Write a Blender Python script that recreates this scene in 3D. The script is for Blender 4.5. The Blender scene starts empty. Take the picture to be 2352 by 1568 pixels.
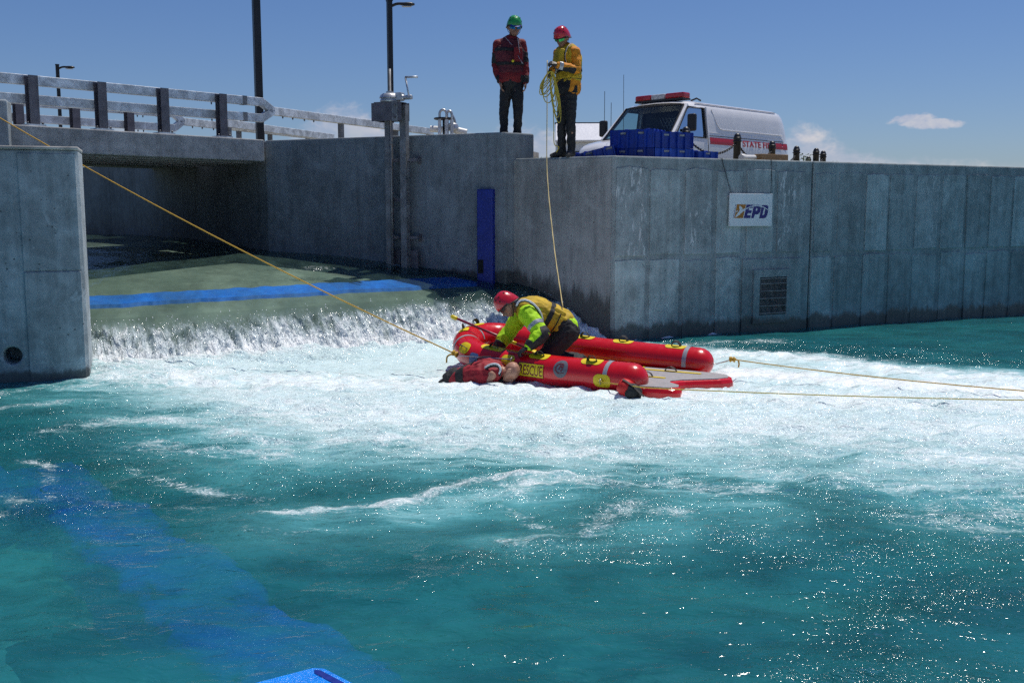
import bpy, bmesh, math, random
import numpy as np
from mathutils import Vector, Matrix, noise as mnoise, Quaternion

random.seed(7); np.random.seed(7)
scene = bpy.context.scene
COL = scene.collection
R = math.radians

# ------------------------------------------------------------------ camera, sky, sun, exposure
EYE = 1.845                    # eye height above the pool (water level z = 0)
FPX, HZ = 2352.0, 485.0        # survey frame: focal length and horizon row of a 2352 x 1568 sheet
PITCH = math.atan((784 - HZ) / FPX)
cam_data = bpy.data.cameras.new('camera'); cam_data.lens = 36; cam_data.sensor_width = 36
cam_data.clip_start = 0.05; cam_data.clip_end = 5000
cam = bpy.data.objects.new('camera', cam_data); COL.objects.link(cam)
cam.location = (0, 0, EYE); cam.rotation_euler = (math.pi / 2 - PITCH, 0, 0)
scene.camera = cam

SUN_EL, SUN_AZ = 70.0, 45.0    # azimuth from +Y towards +X
sl = bpy.data.lights.new('sun', 'SUN'); sl.energy = 4.2; sl.angle = R(0.53); sl.color = (1.0, 0.95, 0.87)
sun = bpy.data.objects.new('sun', sl); COL.objects.link(sun)
sdir = Vector((math.sin(R(SUN_AZ)) * math.cos(R(SUN_EL)), math.cos(R(SUN_AZ)) * math.cos(R(SUN_EL)), math.sin(R(SUN_EL))))
sun.rotation_euler = (-sdir).to_track_quat('-Z', 'Y').to_euler(); sun.location = (6, 12, 30)

scene.view_settings.view_transform = 'Standard'; scene.view_settings.look = 'None'
scene.view_settings.exposure = 0.0; scene.view_settings.gamma = 1.0
scene.view_settings.use_curve_mapping = False
scene.cycles.use_denoising = False; scene.cycles.use_adaptive_sampling = True; scene.cycles.adaptive_threshold = 0.02
scene.cycles.max_bounces = 8; scene.cycles.transparent_max_bounces = 12
scene.cycles.caustics_reflective = False; scene.cycles.caustics_refractive = False
scene.cycles.sample_clamp_direct = 60.0; scene.cycles.sample_clamp_indirect = 4.0

def ray(x, y):
    u = (x - 1176) / FPX; v = (784 - y) / FPX
    c, s = math.cos(PITCH), math.sin(PITCH)
    return Vector((u, c + v * s, -s + v * c))
def atz(x, y, z=0.0):          # survey: sight line meets a level
    r = ray(x, y); return Vector((0, 0, EYE)) + r * ((z - EYE) / r.z)
def aty(x, y, d):              # survey: sight line at a distance
    r = ray(x, y); return Vector((0, 0, EYE)) + r * (d / r.y)

# ------------------------------------------------------------------ node helpers
class T:
    def __init__(s, tree): s.t = tree; s.n = tree.nodes; s.l = tree.links
    def node(s, typ, ins=None, **props):
        n = s.n.new(typ)
        for k, v in props.items(): setattr(n, k, v)
        for k, v in (ins or {}).items(): s.put(n.inputs[k], v)
        return n
    def put(s, sock, v):
        if hasattr(v, 'is_output') or isinstance(v, bpy.types.NodeSocket): s.l.new(v, sock)
        elif isinstance(v, (tuple, list)) and sock.type == 'RGBA' and len(v) == 3: sock.default_value = (*v, 1)
        else: sock.default_value = v
    def m(s, op, a, b=0.0, c=0.0, clamp=False):
        n = s.n.new('ShaderNodeMath'); n.operation = op; n.use_clamp = clamp
        for i, v in enumerate((a, b, c)): s.put(n.inputs[i], v)
        return n.outputs[0]
    def mix(s, f, a, b, mode='MIX'):
        n = s.n.new('ShaderNodeMix'); n.data_type = 'RGBA'; n.blend_type = mode; n.clamp_factor = True
        s.put(n.inputs[0], f); s.put(n.inputs[6], a); s.put(n.inputs[7], b)
        return n.outputs[2]
    def ramp(s, f, a, b, lo=0.0, hi=1.0, smooth=True):
        n = s.n.new('ShaderNodeMapRange'); n.interpolation_type = 'SMOOTHSTEP' if smooth else 'LINEAR'
        s.put(n.inputs[0], f)
        for i, v in ((1, a), (2, b), (3, lo), (4, hi)): s.put(n.inputs[i], v)
        return n.outputs[0]
    def noise(s, vec, scale, detail=4, rough=0.55, dist=0.0):
        n = s.node('ShaderNodeTexNoise', {'Scale': scale, 'Detail': detail, 'Roughness': rough, 'Distortion': dist})
        s.l.new(vec, n.inputs['Vector']); return n.outputs[0]
    def vor(s, vec, scale, feature='F1'):
        n = s.node('ShaderNodeTexVoronoi', {'Scale': scale}, feature=feature)
        s.l.new(vec, n.inputs['Vector']); return n.outputs['Distance']
    def scale(s, vec, sc, rot=(0, 0, 0)):
        n = s.node('ShaderNodeMapping', {'Scale': sc, 'Rotation': rot}); s.l.new(vec, n.inputs['Vector']); return n.outputs[0]
    def bump(s, h, strength=0.3, dist=0.01, normal=None):
        n = s.node('ShaderNodeBump', {'Strength': strength, 'Distance': dist, 'Height': h})
        if normal is not None: s.l.new(normal, n.inputs['Normal'])
        return n.outputs[0]
    def pos(s): return s.node('ShaderNodeNewGeometry').outputs['Position']
    def objc(s): return s.node('ShaderNodeTexCoord').outputs['Object']
    def attr(s, name, out='Fac'): return s.node('ShaderNodeAttribute', attribute_name=name).outputs[out]

def new_mat(name):
    m = bpy.data.materials.new(name); m.use_nodes = True; t = T(m.node_tree)
    t.n.clear(); out = t.node('ShaderNodeOutputMaterial')
    return m, t, out
def principled(t, out, **ins):
    b = t.node('ShaderNodeBsdfPrincipled', {k: v for k, v in ins.items()})
    t.l.new(b.outputs[0], out.inputs[0]); return b
MATS = {}
def basic(name, col, rough=0.5, metal=0.0, var=0.12, scale=8.0, bump=0.0, bscale=60.0, coat=0.0, spec=0.5, dirt=None, stretch=(1, 1, 1)):
    """plain material with a mottled colour, uneven gloss and fine relief"""
    if name in MATS: return MATS[name]
    m, t, out = new_mat(name)
    v = t.scale(t.objc(), stretch)
    n1 = t.noise(v, scale, 5, 0.6); n2 = t.noise(v, scale * 5, 3, 0.6)
    f = t.m('ADD', t.m('MULTIPLY', n1, 0.7), t.m('MULTIPLY', n2, 0.3))
    lo = tuple(c * (1 - var * 1.6) for c in col); hi = tuple(min(1, c * (1 + var * 1.6)) for c in col)
    c = t.mix(t.ramp(f, 0.3, 0.7), lo, hi)
    if dirt: c = t.mix(t.m('MULTIPLY', t.ramp(n1, 0.52, 0.7), dirt[3]), c, dirt[:3])
    ins = {'Base Color': c, 'Roughness': t.ramp(n2, 0.2, 0.8, max(0.02, rough - 0.08), min(1, rough + 0.1)), 'Metallic': metal,
           'Coat Weight': coat, 'Specular IOR Level': spec}
    b = principled(t, out, **ins)
    if bump: t.l.new(t.bump(t.noise(v, bscale, 4, 0.6), bump, 0.01), b.inputs['Normal'])
    MATS[name] = m; return m

# ------------------------------------------------------------------ world: Nishita sky with small cumulus low over the horizon
w = bpy.data.worlds.new('World'); scene.world = w; w.use_nodes = True
t = T(w.node_tree); t.n.clear()
sky = t.node('ShaderNodeTexSky'); sky.sky_type = 'NISHITA'; sky.sun_disc = False
sky.sun_elevation = R(SUN_EL); sky.sun_rotation = R(SUN_AZ); sky.altitude = 200; sky.air_density = 1.0; sky.dust_density = 0.6; sky.ozone_density = 2.2
gen = t.node('ShaderNodeTexCoord').outputs['Generated']
sx = t.node('ShaderNodeSeparateXYZ'); t.l.new(gen, sx.inputs[0])
az = t.m('ARCTAN2', sx.outputs[0], sx.outputs[1]); el = t.m('ARCSINE', sx.outputs[2])
cv = t.node('ShaderNodeCombineXYZ'); t.l.new(az, cv.inputs[0]); t.l.new(t.m('MULTIPLY', el, 1.5), cv.inputs[1])
cn = t.m('ADD', t.m('MULTIPLY', t.noise(cv.outputs[0], 30, 5, 0.6, 0.3), 0.8), t.m('MULTIPLY', t.noise(cv.outputs[0], 90, 4, 0.6), 0.2))
def azel(x, y):
    r = ray(x, y).normalized(); return math.atan2(r.x, r.y), math.asin(r.z)
# tops of the cumulus along the horizon: azimuth -> height, density (one lookup all the way round)
tops = [(-160, 470, .1), (100, 300, .35), (300, 292, .4), (450, 330, .2), (640, 318, .2), (715, 262, .5), (775, 222, .95), (812, 228, .95), (838, 262, .75), (868, 268, .85), (905, 292, .6), (1000, 300, .5), (1120, 300, .45),
        (1185, 272, .8), (1215, 266, .9), (1250, 292, .7), (1420, 345, .3), (1700, 330, .45), (1800, 282, .85), (1862, 284, .85), (1905, 306, .75), (1952, 322, .7), (2000, 330, .65), (2050, 352, .5), (2110, 344, .55), (2170, 360, .4), (2352, 366, .35)]
cr = t.node('ShaderNodeValToRGB'); ce = cr.color_ramp; ce.interpolation = 'EASE'
stops = []
for (x, y, s_) in tops:
    a_, e_ = azel(x, y); stops.append(((a_ + math.pi) / (2 * math.pi), e_ / .2, min(1, s_ * 1.35)))
rr = random.Random(3)
for a_ in (-2.7, -1.9, -1.1, 1.3, 2.4): stops.append(((a_ + math.pi) / (2 * math.pi), rr.uniform(.3, .55), rr.uniform(.5, .9)))   # the same cumulus behind the camera
stops.sort()
while len(ce.elements) < len(stops): ce.elements.new(.5)
for e_, (p_, h_, s_) in zip(ce.elements, stops): e_.position = p_; e_.color = (max(h_, 0), s_, 0, 1)
t.l.new(t.m('MULTIPLY', t.m('ADD', az, math.pi), 1 / (2 * math.pi)), cr.inputs[0])
sc_ = t.node('ShaderNodeSeparateColor'); t.l.new(cr.outputs[0], sc_.inputs[0])
below = t.m('SUBTRACT', t.m('MULTIPLY', sc_.outputs[0], .2), el)                 # positive under the cloud top
edge = t.m('ADD', t.m('MULTIPLY', below, 38.0), t.m('MULTIPLY', t.m('SUBTRACT', cn, .5), 2.4))
cm = t.m('MULTIPLY', t.ramp(edge, -.05, .8), t.m('MULTIPLY', sc_.outputs[1], t.ramp(below, .0, .045, 1, .35)))
for (x, y, rx, ry) in ((2092, 274, 36, 11), (2146, 285, 42, 9)):
    a_, e_ = azel(x, y)
    da = t.m('MULTIPLY', t.m('SUBTRACT', az, a_), FPX / rx); de = t.m('MULTIPLY', t.m('SUBTRACT', el, e_), FPX / ry)
    d_ = t.m('ADD', t.m('MULTIPLY', da, da), t.m('MULTIPLY', de, de))
    cm = t.m('MAXIMUM', cm, t.m('MULTIPLY', t.ramp(t.m('ADD', d_, t.m('MULTIPLY', t.m('SUBTRACT', cn, .46), -9.0)), .0, 1.5, 1, 0), .8))
SKYS = 0.064
hs = t.node('ShaderNodeHueSaturation', {'Saturation': 1.12, 'Value': 1.02, 'Color': sky.outputs[0]})
skyc = t.mix(1.0, hs.outputs[0], (0.80, 0.93, 1.24), 'MULTIPLY')
shade = t.mix(t.ramp(cn, 0.42, 0.68), (7.2, 7.6, 9.6), (10.6, 10.1, 10.4))
colr = t.mix(t.m('MULTIPLY', cm, 0.9), skyc, shade)
bg = t.node('ShaderNodeBackground', {'Color': colr, 'Strength': SKYS})
wo = t.node('ShaderNodeOutputWorld'); t.l.new(bg.outputs[0], wo.inputs[0])

# ------------------------------------------------------------------ mesh helpers
ORG = {}
def V(*a): return Vector(a)
class MB:
    def __init__(s): s.v = []; s.f = []; s.mi = []
    def add(s, verts, faces, mi=0):
        o = len(s.v); s.v += [Vector(p) for p in verts]; s.f += [tuple(i + o for i in f) for f in faces]; s.mi += [mi] * len(faces); return s
    def box(s, c, size, M=None, mi=0):
        hx, hy, hz = (k / 2 for k in size); c = Vector(c); M = M or Matrix.Identity(3)
        p = [c + M @ Vector((x, y, z)) for x in (-hx, hx) for y in (-hy, hy) for z in (-hz, hz)]
        return s.add(p, [(0, 1, 3, 2), (4, 6, 7, 5), (0, 4, 5, 1), (2, 3, 7, 6), (0, 2, 6, 4), (1, 5, 7, 3)], mi)
    def prism(s, poly, z0, z1, mi=0):
        n = len(poly); a = sum(poly[i][0] * poly[(i + 1) % n][1] - poly[(i + 1) % n][0] * poly[i][1] for i in range(n))
        if a < 0: poly = poly[::-1]
        zz0 = z0 if isinstance(z0, (list, tuple)) else [z0] * n; zz1 = z1 if isinstance(z1, (list, tuple)) else [z1] * n
        if a < 0: zz0 = zz0[::-1]; zz1 = zz1[::-1]
        p = [(x, y, z) for (x, y), z in zip(poly, zz0)] + [(x, y, z) for (x, y), z in zip(poly, zz1)]
        f = [tuple(range(n))[::-1], tuple(range(n, 2 * n))] + [(i, (i + 1) % n, n + (i + 1) % n, n + i) for i in range(n)]
        return s.add(p, f, mi)
    def tube(s, path, r, n=10, closed=False, caps=True, mi=0, flat=1.0):
        P = [Vector(p) for p in path]; m = len(P); rs = r if isinstance(r, (list, tuple)) else [r] * m
        tan = [((P[(i + 1) % m] - P[i - 1]) if closed else (P[min(i + 1, m - 1)] - P[max(i - 1, 0)])).normalized() for i in range(m)]
        up = Vector((0, 0, 1)) if abs(tan[0].z) < .9 else Vector((1, 0, 0))
        nx = tan[0].cross(up).normalized(); vs = []; fs = []
        for i in range(m):
            nx = (nx - tan[i] * nx.dot(tan[i])).normalized(); ny = tan[i].cross(nx)
            for k in range(n):
                a = 2 * math.pi * k / n; vs.append(P[i] + (nx * math.cos(a) + ny * math.sin(a) * flat) * rs[i])
        for i in range(m if closed else m - 1):
            j = (i + 1) % m
            for k in range(n): fs.append((i * n + k, i * n + (k + 1) % n, j * n + (k + 1) % n, j * n + k))
        if caps and not closed: fs += [tuple(range(n))[::-1], tuple(range((m - 1) * n, m * n))]
        return s.add(vs, fs, mi)
    def lathe(s, prof, c, axis=(0, 0, 1), n=20, mi=0):
        ax = Vector(axis).normalized(); u = ax.cross(Vector((0, 0, 1)) if abs(ax.z) < .9 else Vector((1, 0, 0))).normalized(); w_ = ax.cross(u); c = Vector(c)
        vs = []; fs = []
        for (r, h) in prof:
            for k in range(n):
                a = 2 * math.pi * k / n; vs.append(c + ax * h + (u * math.cos(a) + w_ * math.sin(a)) * max(r, 1e-4))
        for i in range(len(prof) - 1):
            for k in range(n): fs.append((i * n + k, i * n + (k + 1) % n, (i + 1) * n + (k + 1) % n, (i + 1) * n + k))
        fs += [tuple(range(n))[::-1], tuple(range((len(prof) - 1) * n, len(prof) * n))]
        return s.add(vs, fs, mi)
    def grid(s, fn, nu, nv, mi=0):
        vs = [fn(i / (nu - 1), j / (nv - 1)) for i in range(nu) for j in range(nv)]
        return s.add(vs, [(i * nv + j, (i + 1) * nv + j, (i + 1) * nv + j + 1, i * nv + j + 1) for i in range(nu - 1) for j in range(nv - 1)], mi)
    def bar(s, a, b, wd, ht, up=(0, 0, 1), mi=0):
        a, b = Vector(a), Vector(b); d = (b - a); L = d.length; d.normalize(); u = Vector(up); sd = d.cross(u).normalized(); u = sd.cross(d)
        M = Matrix((d, sd, u)).transposed(); return s.box((a + b) / 2, (L, wd, ht), M, mi)
    def mesh(s, name, origin=(0, 0, 0)):
        o = Vector(origin); me = bpy.data.meshes.new(name)
        me.from_pydata([tuple(p - o) for p in s.v], [], s.f)
        if any(s.mi): me.polygons.foreach_set('material_index', s.mi)
        me.update()
        b = bmesh.new(); b.from_mesh(me); bmesh.ops.recalc_face_normals(b, faces=b.faces); b.to_mesh(me); b.free()
        return me
def props(o, label=None, cat=None, group=None, kind=None):
    if label: o['label'] = label
    if cat: o['category'] = cat
    if group: o['group'] = group
    if kind: o['kind'] = kind
    return o
def thing(name, at, label=None, cat=None, group=None, kind=None):
    o = bpy.data.objects.new(name, None); o.empty_display_size = .1; COL.objects.link(o); o.location = at; ORG[o.name] = Vector(at)
    return props(o, label, cat, group, kind)
def put(name, mb, mat, parent=None, at=None, bevel=0.0, smooth=False, **pr):
    """one mesh object; geometry is given in world coordinates"""
    if parent is not None: org = ORG[parent.name]
    else: org = Vector(at) if at is not None else Vector((0, 0, 0))
    me = mb.mesh(name, org) if isinstance(mb, MB) else mb
    for m in (mat if isinstance(mat, (list, tuple)) else [mat]): me.materials.append(m)
    o = bpy.data.objects.new(name, me); COL.objects.link(o)
    if parent is not None: o.parent = parent
    else: o.location = org
    ORG[o.name] = org
    if smooth: me.polygons.foreach_set('use_smooth', [True] * len(me.polygons))
    if bevel:
        md = o.modifiers.new('edges', 'BEVEL'); md.width = bevel; md.segments = 2; md.limit_method = 'ANGLE'; md.angle_limit = R(35)
    return props(o, **pr)
def copy_tree(o, parent=None, **pr):
    c = o.copy(); COL.objects.link(c); c.parent = parent; ORG[c.name] = ORG[o.name]
    for ch in list(o.children): copy_tree(ch, c)
    return props(c, **pr)
def smooth_by_angle(o, ang=40):
    me = o.data; me.polygons.foreach_set('use_smooth', [True] * len(me.polygons))
    b = bmesh.new(); b.from_mesh(me)
    for e in b.edges:
        if len(e.link_faces) == 2 and e.calc_face_angle(0) > R(ang): e.smooth = False
    b.to_mesh(me); b.free(); return o
def rotz(a): return Matrix.Rotation(a, 3, 'Z')
def frame(d2):                  # 3x3 with x along a horizontal direction
    d = Vector((d2[0], d2[1], 0)).normalized(); return Matrix((d, Vector((-d.y, d.x, 0)), Vector((0, 0, 1)))).transposed()
def bez(p0, p1, p2, n=24):
    p0, p1, p2 = Vector(p0), Vector(p1), Vector(p2)
    return [p0 * (1 - k) ** 2 + p1 * 2 * k * (1 - k) + p2 * k * k for k in (i / n for i in range(n + 1))]
def spline(pts, n=12):
    P = [Vector(p) for p in pts]; P = [P[0] * 2 - P[1]] + P + [P[-1] * 2 - P[-2]]; out = []
    for i in range(1, len(P) - 2):
        for k in range(n):
            u = k / n; a, b, c, d = P[i - 1:i + 3]
            out.append(.5 * ((2 * b) + (c - a) * u + (2 * a - 5 * b + 4 * c - d) * u * u + (3 * b - a - 3 * c + d) * u ** 3))
    return out + [P[-2]]

# ------------------------------------------------------------------ numpy noise for the water
_perm = np.random.RandomState(5).permutation(512); _perm = np.concatenate([_perm, _perm, _perm])
_ga = np.random.RandomState(9).uniform(0, 2 * np.pi, 512); _gx, _gy = np.cos(_ga), np.sin(_ga)
def perlin(x, y):
    xi = np.floor(x).astype(int); yi = np.floor(y).astype(int); xf = x - xi; yf = y - yi
    u = xf ** 3 * (xf * (xf * 6 - 15) + 10); v = yf ** 3 * (yf * (yf * 6 - 15) + 10); xi &= 511; yi &= 511
    def g(i, j, a, b):
        h = _perm[_perm[(xi + i) & 511] + ((yi + j) & 511)] & 511; return _gx[h] * a + _gy[h] * b
    n00 = g(0, 0, xf, yf); n10 = g(1, 0, xf - 1, yf); n01 = g(0, 1, xf, yf - 1); n11 = g(1, 1, xf - 1, yf - 1)
    return (n00 * (1 - u) + n10 * u) * (1 - v) + (n01 * (1 - u) + n11 * u) * v
def fbm(x, y, oct=4, gain=.5):
    s = 0; a = 1
    for k in range(oct): s = s + a * perlin(x * 2 ** k + 17.3 * k, y * 2 ** k + 9.1 * k); a *= gain
    return s
def seg_dist(X, Y, a, b):
    dx, dy = b[0] - a[0], b[1] - a[1]; L = dx * dx + dy * dy + 1e-9
    k = np.clip(((X - a[0]) * dx + (Y - a[1]) * dy) / L, 0, 1)
    return np.hypot(X - a[0] - k * dx, Y - a[1] - k * dy)
def stroke(X, Y, pts, wd):
    d = None
    for a, b in zip(pts[:-1], pts[1:]):
        e = seg_dist(X, Y, a, b); d = e if d is None else np.minimum(d, e)
    return np.exp(-(d / wd) ** 2)
def grid_mesh(name, X, Y, Z, attrs, vec=None, flip=False):
    nu, nv = X.shape; me = bpy.data.meshes.new(name); n = nu * nv
    me.vertices.add(n); me.vertices.foreach_set('co', np.stack([X, Y, Z], -1).astype(np.float32).ravel())
    i, j = np.meshgrid(np.arange(nu - 1), np.arange(nv - 1), indexing='ij'); a = (i * nv + j).ravel()
    q = np.stack([a, a + nv, a + nv + 1, a + 1][::-1 if flip else 1], -1).astype(np.int32)
    me.loops.add(q.size); me.loops.foreach_set('vertex_index', q.ravel()); me.polygons.add(len(q))
    me.polygons.foreach_set('loop_start', np.arange(0, q.size, 4, dtype=np.int32)); me.polygons.foreach_set('use_smooth', np.ones(len(q), bool))
    for k, v in attrs.items():
        at = me.attributes.new(k, 'FLOAT', 'POINT'); at.data.foreach_set('value', v.astype(np.float32).ravel())
    if vec is not None:
        at = me.attributes.new('st', 'FLOAT_VECTOR', 'POINT'); at.data.foreach_set('vector', vec.astype(np.float32).ravel())
    me.update(calc_edges=True); me.validate(); return me

# ------------------------------------------------------------------ concrete and other setting materials
def concrete(name, base=(.30, .31, .31), wet_h=0.22, wet_w=0.16, effl=0.0, streak=0.5, rand=0.0, pores=1.0, rough=.85, relief=.35, wetx=None, patch=.5):
    m, t, out = new_mat(name); p = t.pos()
    big = t.noise(p, 1.1, 6, .62, .3); mid = t.noise(p, 6, 6, .65); fine = t.noise(p, 70, 4, .6)
    vs = t.noise(t.scale(p, (9, 9, .55)), 1.0, 6, .65, .2)
    f = t.m('ADD', t.m('ADD', t.m('MULTIPLY', big, .45), t.m('MULTIPLY', mid, .35)), t.m('MULTIPLY', vs, .2 + .3 * streak))
    lo = tuple(c * .60 for c in base); hi = tuple(c * 1.35 for c in base)
    c = t.mix(t.ramp(f, .40, .68 + .15 * streak), lo, hi)
    c = t.mix(t.m('MULTIPLY', t.ramp(t.noise(p, 2.3, 5, .7, .6), .55, .68), patch), c, tuple(x * 1.5 for x in base))     # pale laitance patches
    c = t.mix(t.m('MULTIPLY', t.ramp(vs, .56, .74), .55 * streak), c, tuple(x * .42 for x in base))                       # run-off streaks
    if rand:
        rn = t.node('ShaderNodeObjectInfo').outputs['Random']
        c = t.mix(1.0, c, t.mix(rn, (1 - rand,) * 3, (1 + rand * .8, 1 + rand * .85, 1 + rand * .8)), 'MULTIPLY')
    pv = t.vor(p, 13); pm = t.m('MULTIPLY', t.ramp(pv, .10, .16, 1, 0), t.ramp(t.noise(p, 2.5, 2), .48, .62))
    c = t.mix(t.m('MULTIPLY', pm, .75 * pores), c, tuple(x * .22 for x in base))
    if effl:
        ef = t.noise(t.scale(p, (16, 16, 4)), 1.0, 8, .75, .3)
        em = t.m('MULTIPLY', t.ramp(ef, .54, .60), t.ramp(t.noise(p, 1.3, 2), .42, .58))
        c = t.mix(t.m('MULTIPLY', em, effl), c, (.66, .68, .68))
    z = t.node('ShaderNodeSeparateXYZ'); t.l.new(p, z.inputs[0])
    hgt = t.m('ADD', z.outputs[2], t.m('MULTIPLY', t.m('SUBTRACT', t.noise(t.scale(p, (5, 5, .8)), 1.0, 6, .7), .5), wet_w * 3.0))
    if wetx: hgt = t.m('ADD', hgt, t.m('MULTIPLY', t.m('SUBTRACT', z.outputs[0], wetx[0]), wetx[1]))
    wet = t.ramp(hgt, wet_h - wet_w * .35, wet_h + wet_w * .35, 1, 0)
    c = t.mix(t.m('MULTIPLY', wet, .86), c, tuple(x * .15 for x in base))
    b = principled(t, out, **{'Base Color': c, 'Roughness': t.m('SUBTRACT', rough, t.m('MULTIPLY', wet, .45)), 'Specular IOR Level': .35})
    h = t.m('ADD', t.m('ADD', t.m('MULTIPLY', mid, .5), t.m('MULTIPLY', fine, .25)), t.m('MULTIPLY', pm, -.6))
    t.l.new(t.bump(h, relief, .02), b.inputs['Normal'])
    return m
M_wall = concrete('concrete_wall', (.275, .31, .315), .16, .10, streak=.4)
M_facet = concrete('concrete_facet', (.27, .275, .27), .62, .34, streak=1.0, wetx=(1.3, .28))
M_panel = concrete('concrete_panel', (.33, .375, .38), .20, .14, streak=.5, rand=.22, effl=.0)
M_panel_e = concrete('concrete_panel_bloom', (.30, .335, .34), .10, .10, streak=.5, rand=.14, effl=.85)
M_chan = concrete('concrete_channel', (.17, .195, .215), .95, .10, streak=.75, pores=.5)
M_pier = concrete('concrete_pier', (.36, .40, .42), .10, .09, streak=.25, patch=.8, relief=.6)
M_beam = concrete('concrete_beam', (.32, .325, .33), -5, .1, streak=.35, patch=.3)
M_cope = concrete('concrete_coping', (.46, .44, .41), -5, .1, streak=.1)
M_bed = basic('channel_bed', (.225, .24, .20), .8, var=.2, scale=1.6)
M_floor = basic('pool_floor', (.07, .27, .28), .8, var=.3, scale=.9)

def galv(name, col=(.60, .64, .68), rough=.42):
    m, t, out = new_mat(name); p = t.pos()
    n = t.noise(p, 5, 6, .65, .5); s = t.vor(t.scale(p, (1, 1, 1)), 26)
    c = t.mix(t.ramp(n, .35, .68), tuple(x * .68 for x in col), tuple(min(1, x * 1.25) for x in col))
    c = t.mix(t.m('MULTIPLY', t.ramp(t.noise(t.scale(p, (3, 3, 9)), 1.3, 5, .7, 1.2), .58, .72), .6), c, tuple(x * .35 for x in col))
    b = principled(t, out, **{'Base Color': c, 'Metallic': .35, 'Roughness': t.ramp(s, 0, .6, rough - .08, rough + .12)})
    t.l.new(t.bump(n, .12, .01), b.inputs['Normal']); return m
M_galv = galv('galvanised_steel'); M_galvd = galv('galvanised_frame', (.20, .205, .215), .5)
M_post = basic('dark_weathered_steel', (.125, .118, .135), .55, .3, var=.2, scale=6)
M_black = basic('black_paint', (.012, .012, .014), .38, 0, var=.2)
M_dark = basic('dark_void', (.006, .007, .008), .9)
M_blue = basic('blue_plastic', (.006, .045, .36), .42, 0, var=.12, bump=.25, bscale=120)
M_bluewet = basic('blue_plastic_wet', (.001, .07, .95), .16, 0, var=.12, bump=.8, bscale=70)
M_bluepaint = basic('blue_steel', (.004, .018, .21), .4, 0, var=.12)
M_grass = basic('grass_blades', (.055, .10, .018), .7, var=.45, scale=30)
M_soil = basic('turf_ground', (.24, .225, .17), .9, var=.35, scale=1.5, bump=.4, bscale=40)
M_wood = basic('raw_timber', (.32, .19, .085), .75, var=.25, scale=5, stretch=(1, 8, 8), bump=.2)
M_pvc = basic('white_pipe', (.72, .71, .68), .35, var=.05)
M_alu = basic('cast_aluminium', (.50, .51, .52), .38, .7, var=.12, scale=14)
M_bolt = basic('bolt_steel', (.10, .10, .11), .45, .6)

# ------------------------------------------------------------------ setting: lines of the plan
C0 = V(1.45, 14.62, 0); dR = V(.895, .446, 0).normalized(); nR = V(dR.y, -dR.x, 0)
C1 = V(-.04, 15.52, 0); W2R = V(-.10, 15.35, 0)
W2L = aty(608, 328, 17.15); W2L.z = 0; W3 = aty(249, 368, 23.2); W3.z = 0
ZT, ZC = 2.62, 3.0
def online(x, A, B):           # plan point where the sight plane of column x crosses the line A-B
    r = ray(x, 500); d = B - A; k = (A.y * r.x - A.x * r.y) / (d.x * r.y - d.y * r.x); return A + d * k

# ground behind the walls, one sheet out to the horizon
inn = [C0 + dR * 60 - nR * .3, C0 + dR * 26 - nR * .3, C0 + dR * 8 - nR * .3, C0 + V(-.12, .33, 0), C1 + V(.25, .4, 0), W2L + V(.2, .35, 0), W3 + V(.35, .2, 0), W3 + V(-14, 10, 0)]
outd = [V(.3, .95, 0), V(.2, 1, 0), V(.05, 1, 0), V(.05, 1, 0), V(.1, 1, 0), V(.3, .95, 0), V(.35, .94, 0), V(-.2, 1, 0)]
offs = [(0, 2.55), (1.2, 2.55), (2.4, 2.2), (9, 2.2), (30, 2.2), (120, 2.2), (900, 2.2)]
mb = MB(); nv = len(offs)
mb.add([(p.x + d.x * o, p.y + d.y * o, z) for p, d in zip(inn, outd) for o, z in offs],
       [(i * nv + j, (i + 1) * nv + j, (i + 1) * nv + j + 1, i * nv + j + 1) for i in range(len(inn) - 1) for j in range(nv - 1)])
put('ground', mb, M_soil, kind='structure')
# near bank where the photographer stands, and the channel floors
mb = MB(); mb.prism([(-14, -30), (30, -30), (30, 1.6), (-14, 1.6)], -1.6, .35); put('bank', mb, M_cope, kind='structure')
mb = MB(); mb.prism([(-40, 1.0), (60, 1.0), (60, 60), (-40, 40)], -1.6, -1.25); put('pool_floor', mb, M_floor, kind='structure')
# left bank behind the pier
mb = MB(); mb.prism([(-60, 9.6), (-8.6, 9.6), (-8.6, 10.4), (-7.4, 13.9), (-13.5, 26), (-60, 60)], -1.6, 2.3); put('bank', mb, M_soil, kind='structure')

# ------------------------------------------------------------------ retaining wall with form panels
rw = thing('retaining_wall', C0, 'long grey panelled concrete retaining wall holding the sign and the drain grate', 'wall')
def wpt(s, z=0, out=0.0): p = C0 + dR * s + nR * out; return V(p.x, p.y, z)
J = 3.65
mb = MB(); a = C0 + V(-.12, .34, 0)
mb.prism([(C1.x, C1.y), (C0.x, C0.y), *[tuple(wpt(J - .012)[:2])], tuple(wpt(J - .012, 0, -.34)[:2]), (a.x, a.y), (C1.x + .2, C1.y + .38)], -1.5, ZT)
put('wall_section', mb, M_wall, rw, bevel=.02)
mb = MB(); mb.prism([tuple(wpt(J + .012)[:2]), tuple(wpt(30)[:2]), tuple(wpt(30, 0, -.34)[:2]), tuple(wpt(J + .012, 0, -.34)[:2])], -1.5, ZT)
put('wall_section', mb, M_wall, rw, bevel=.02)
mb = MB(); mb.prism([tuple(wpt(J - .03, 0, -.03)[:2]), tuple(wpt(J + .03, 0, -.03)[:2]), tuple(wpt(J + .03, 0, -.3)[:2]), tuple(wpt(J - .03, 0, -.3)[:2])], -1.5, ZT - .03)
put('joint_filler', mb, M_dark, rw)
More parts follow.
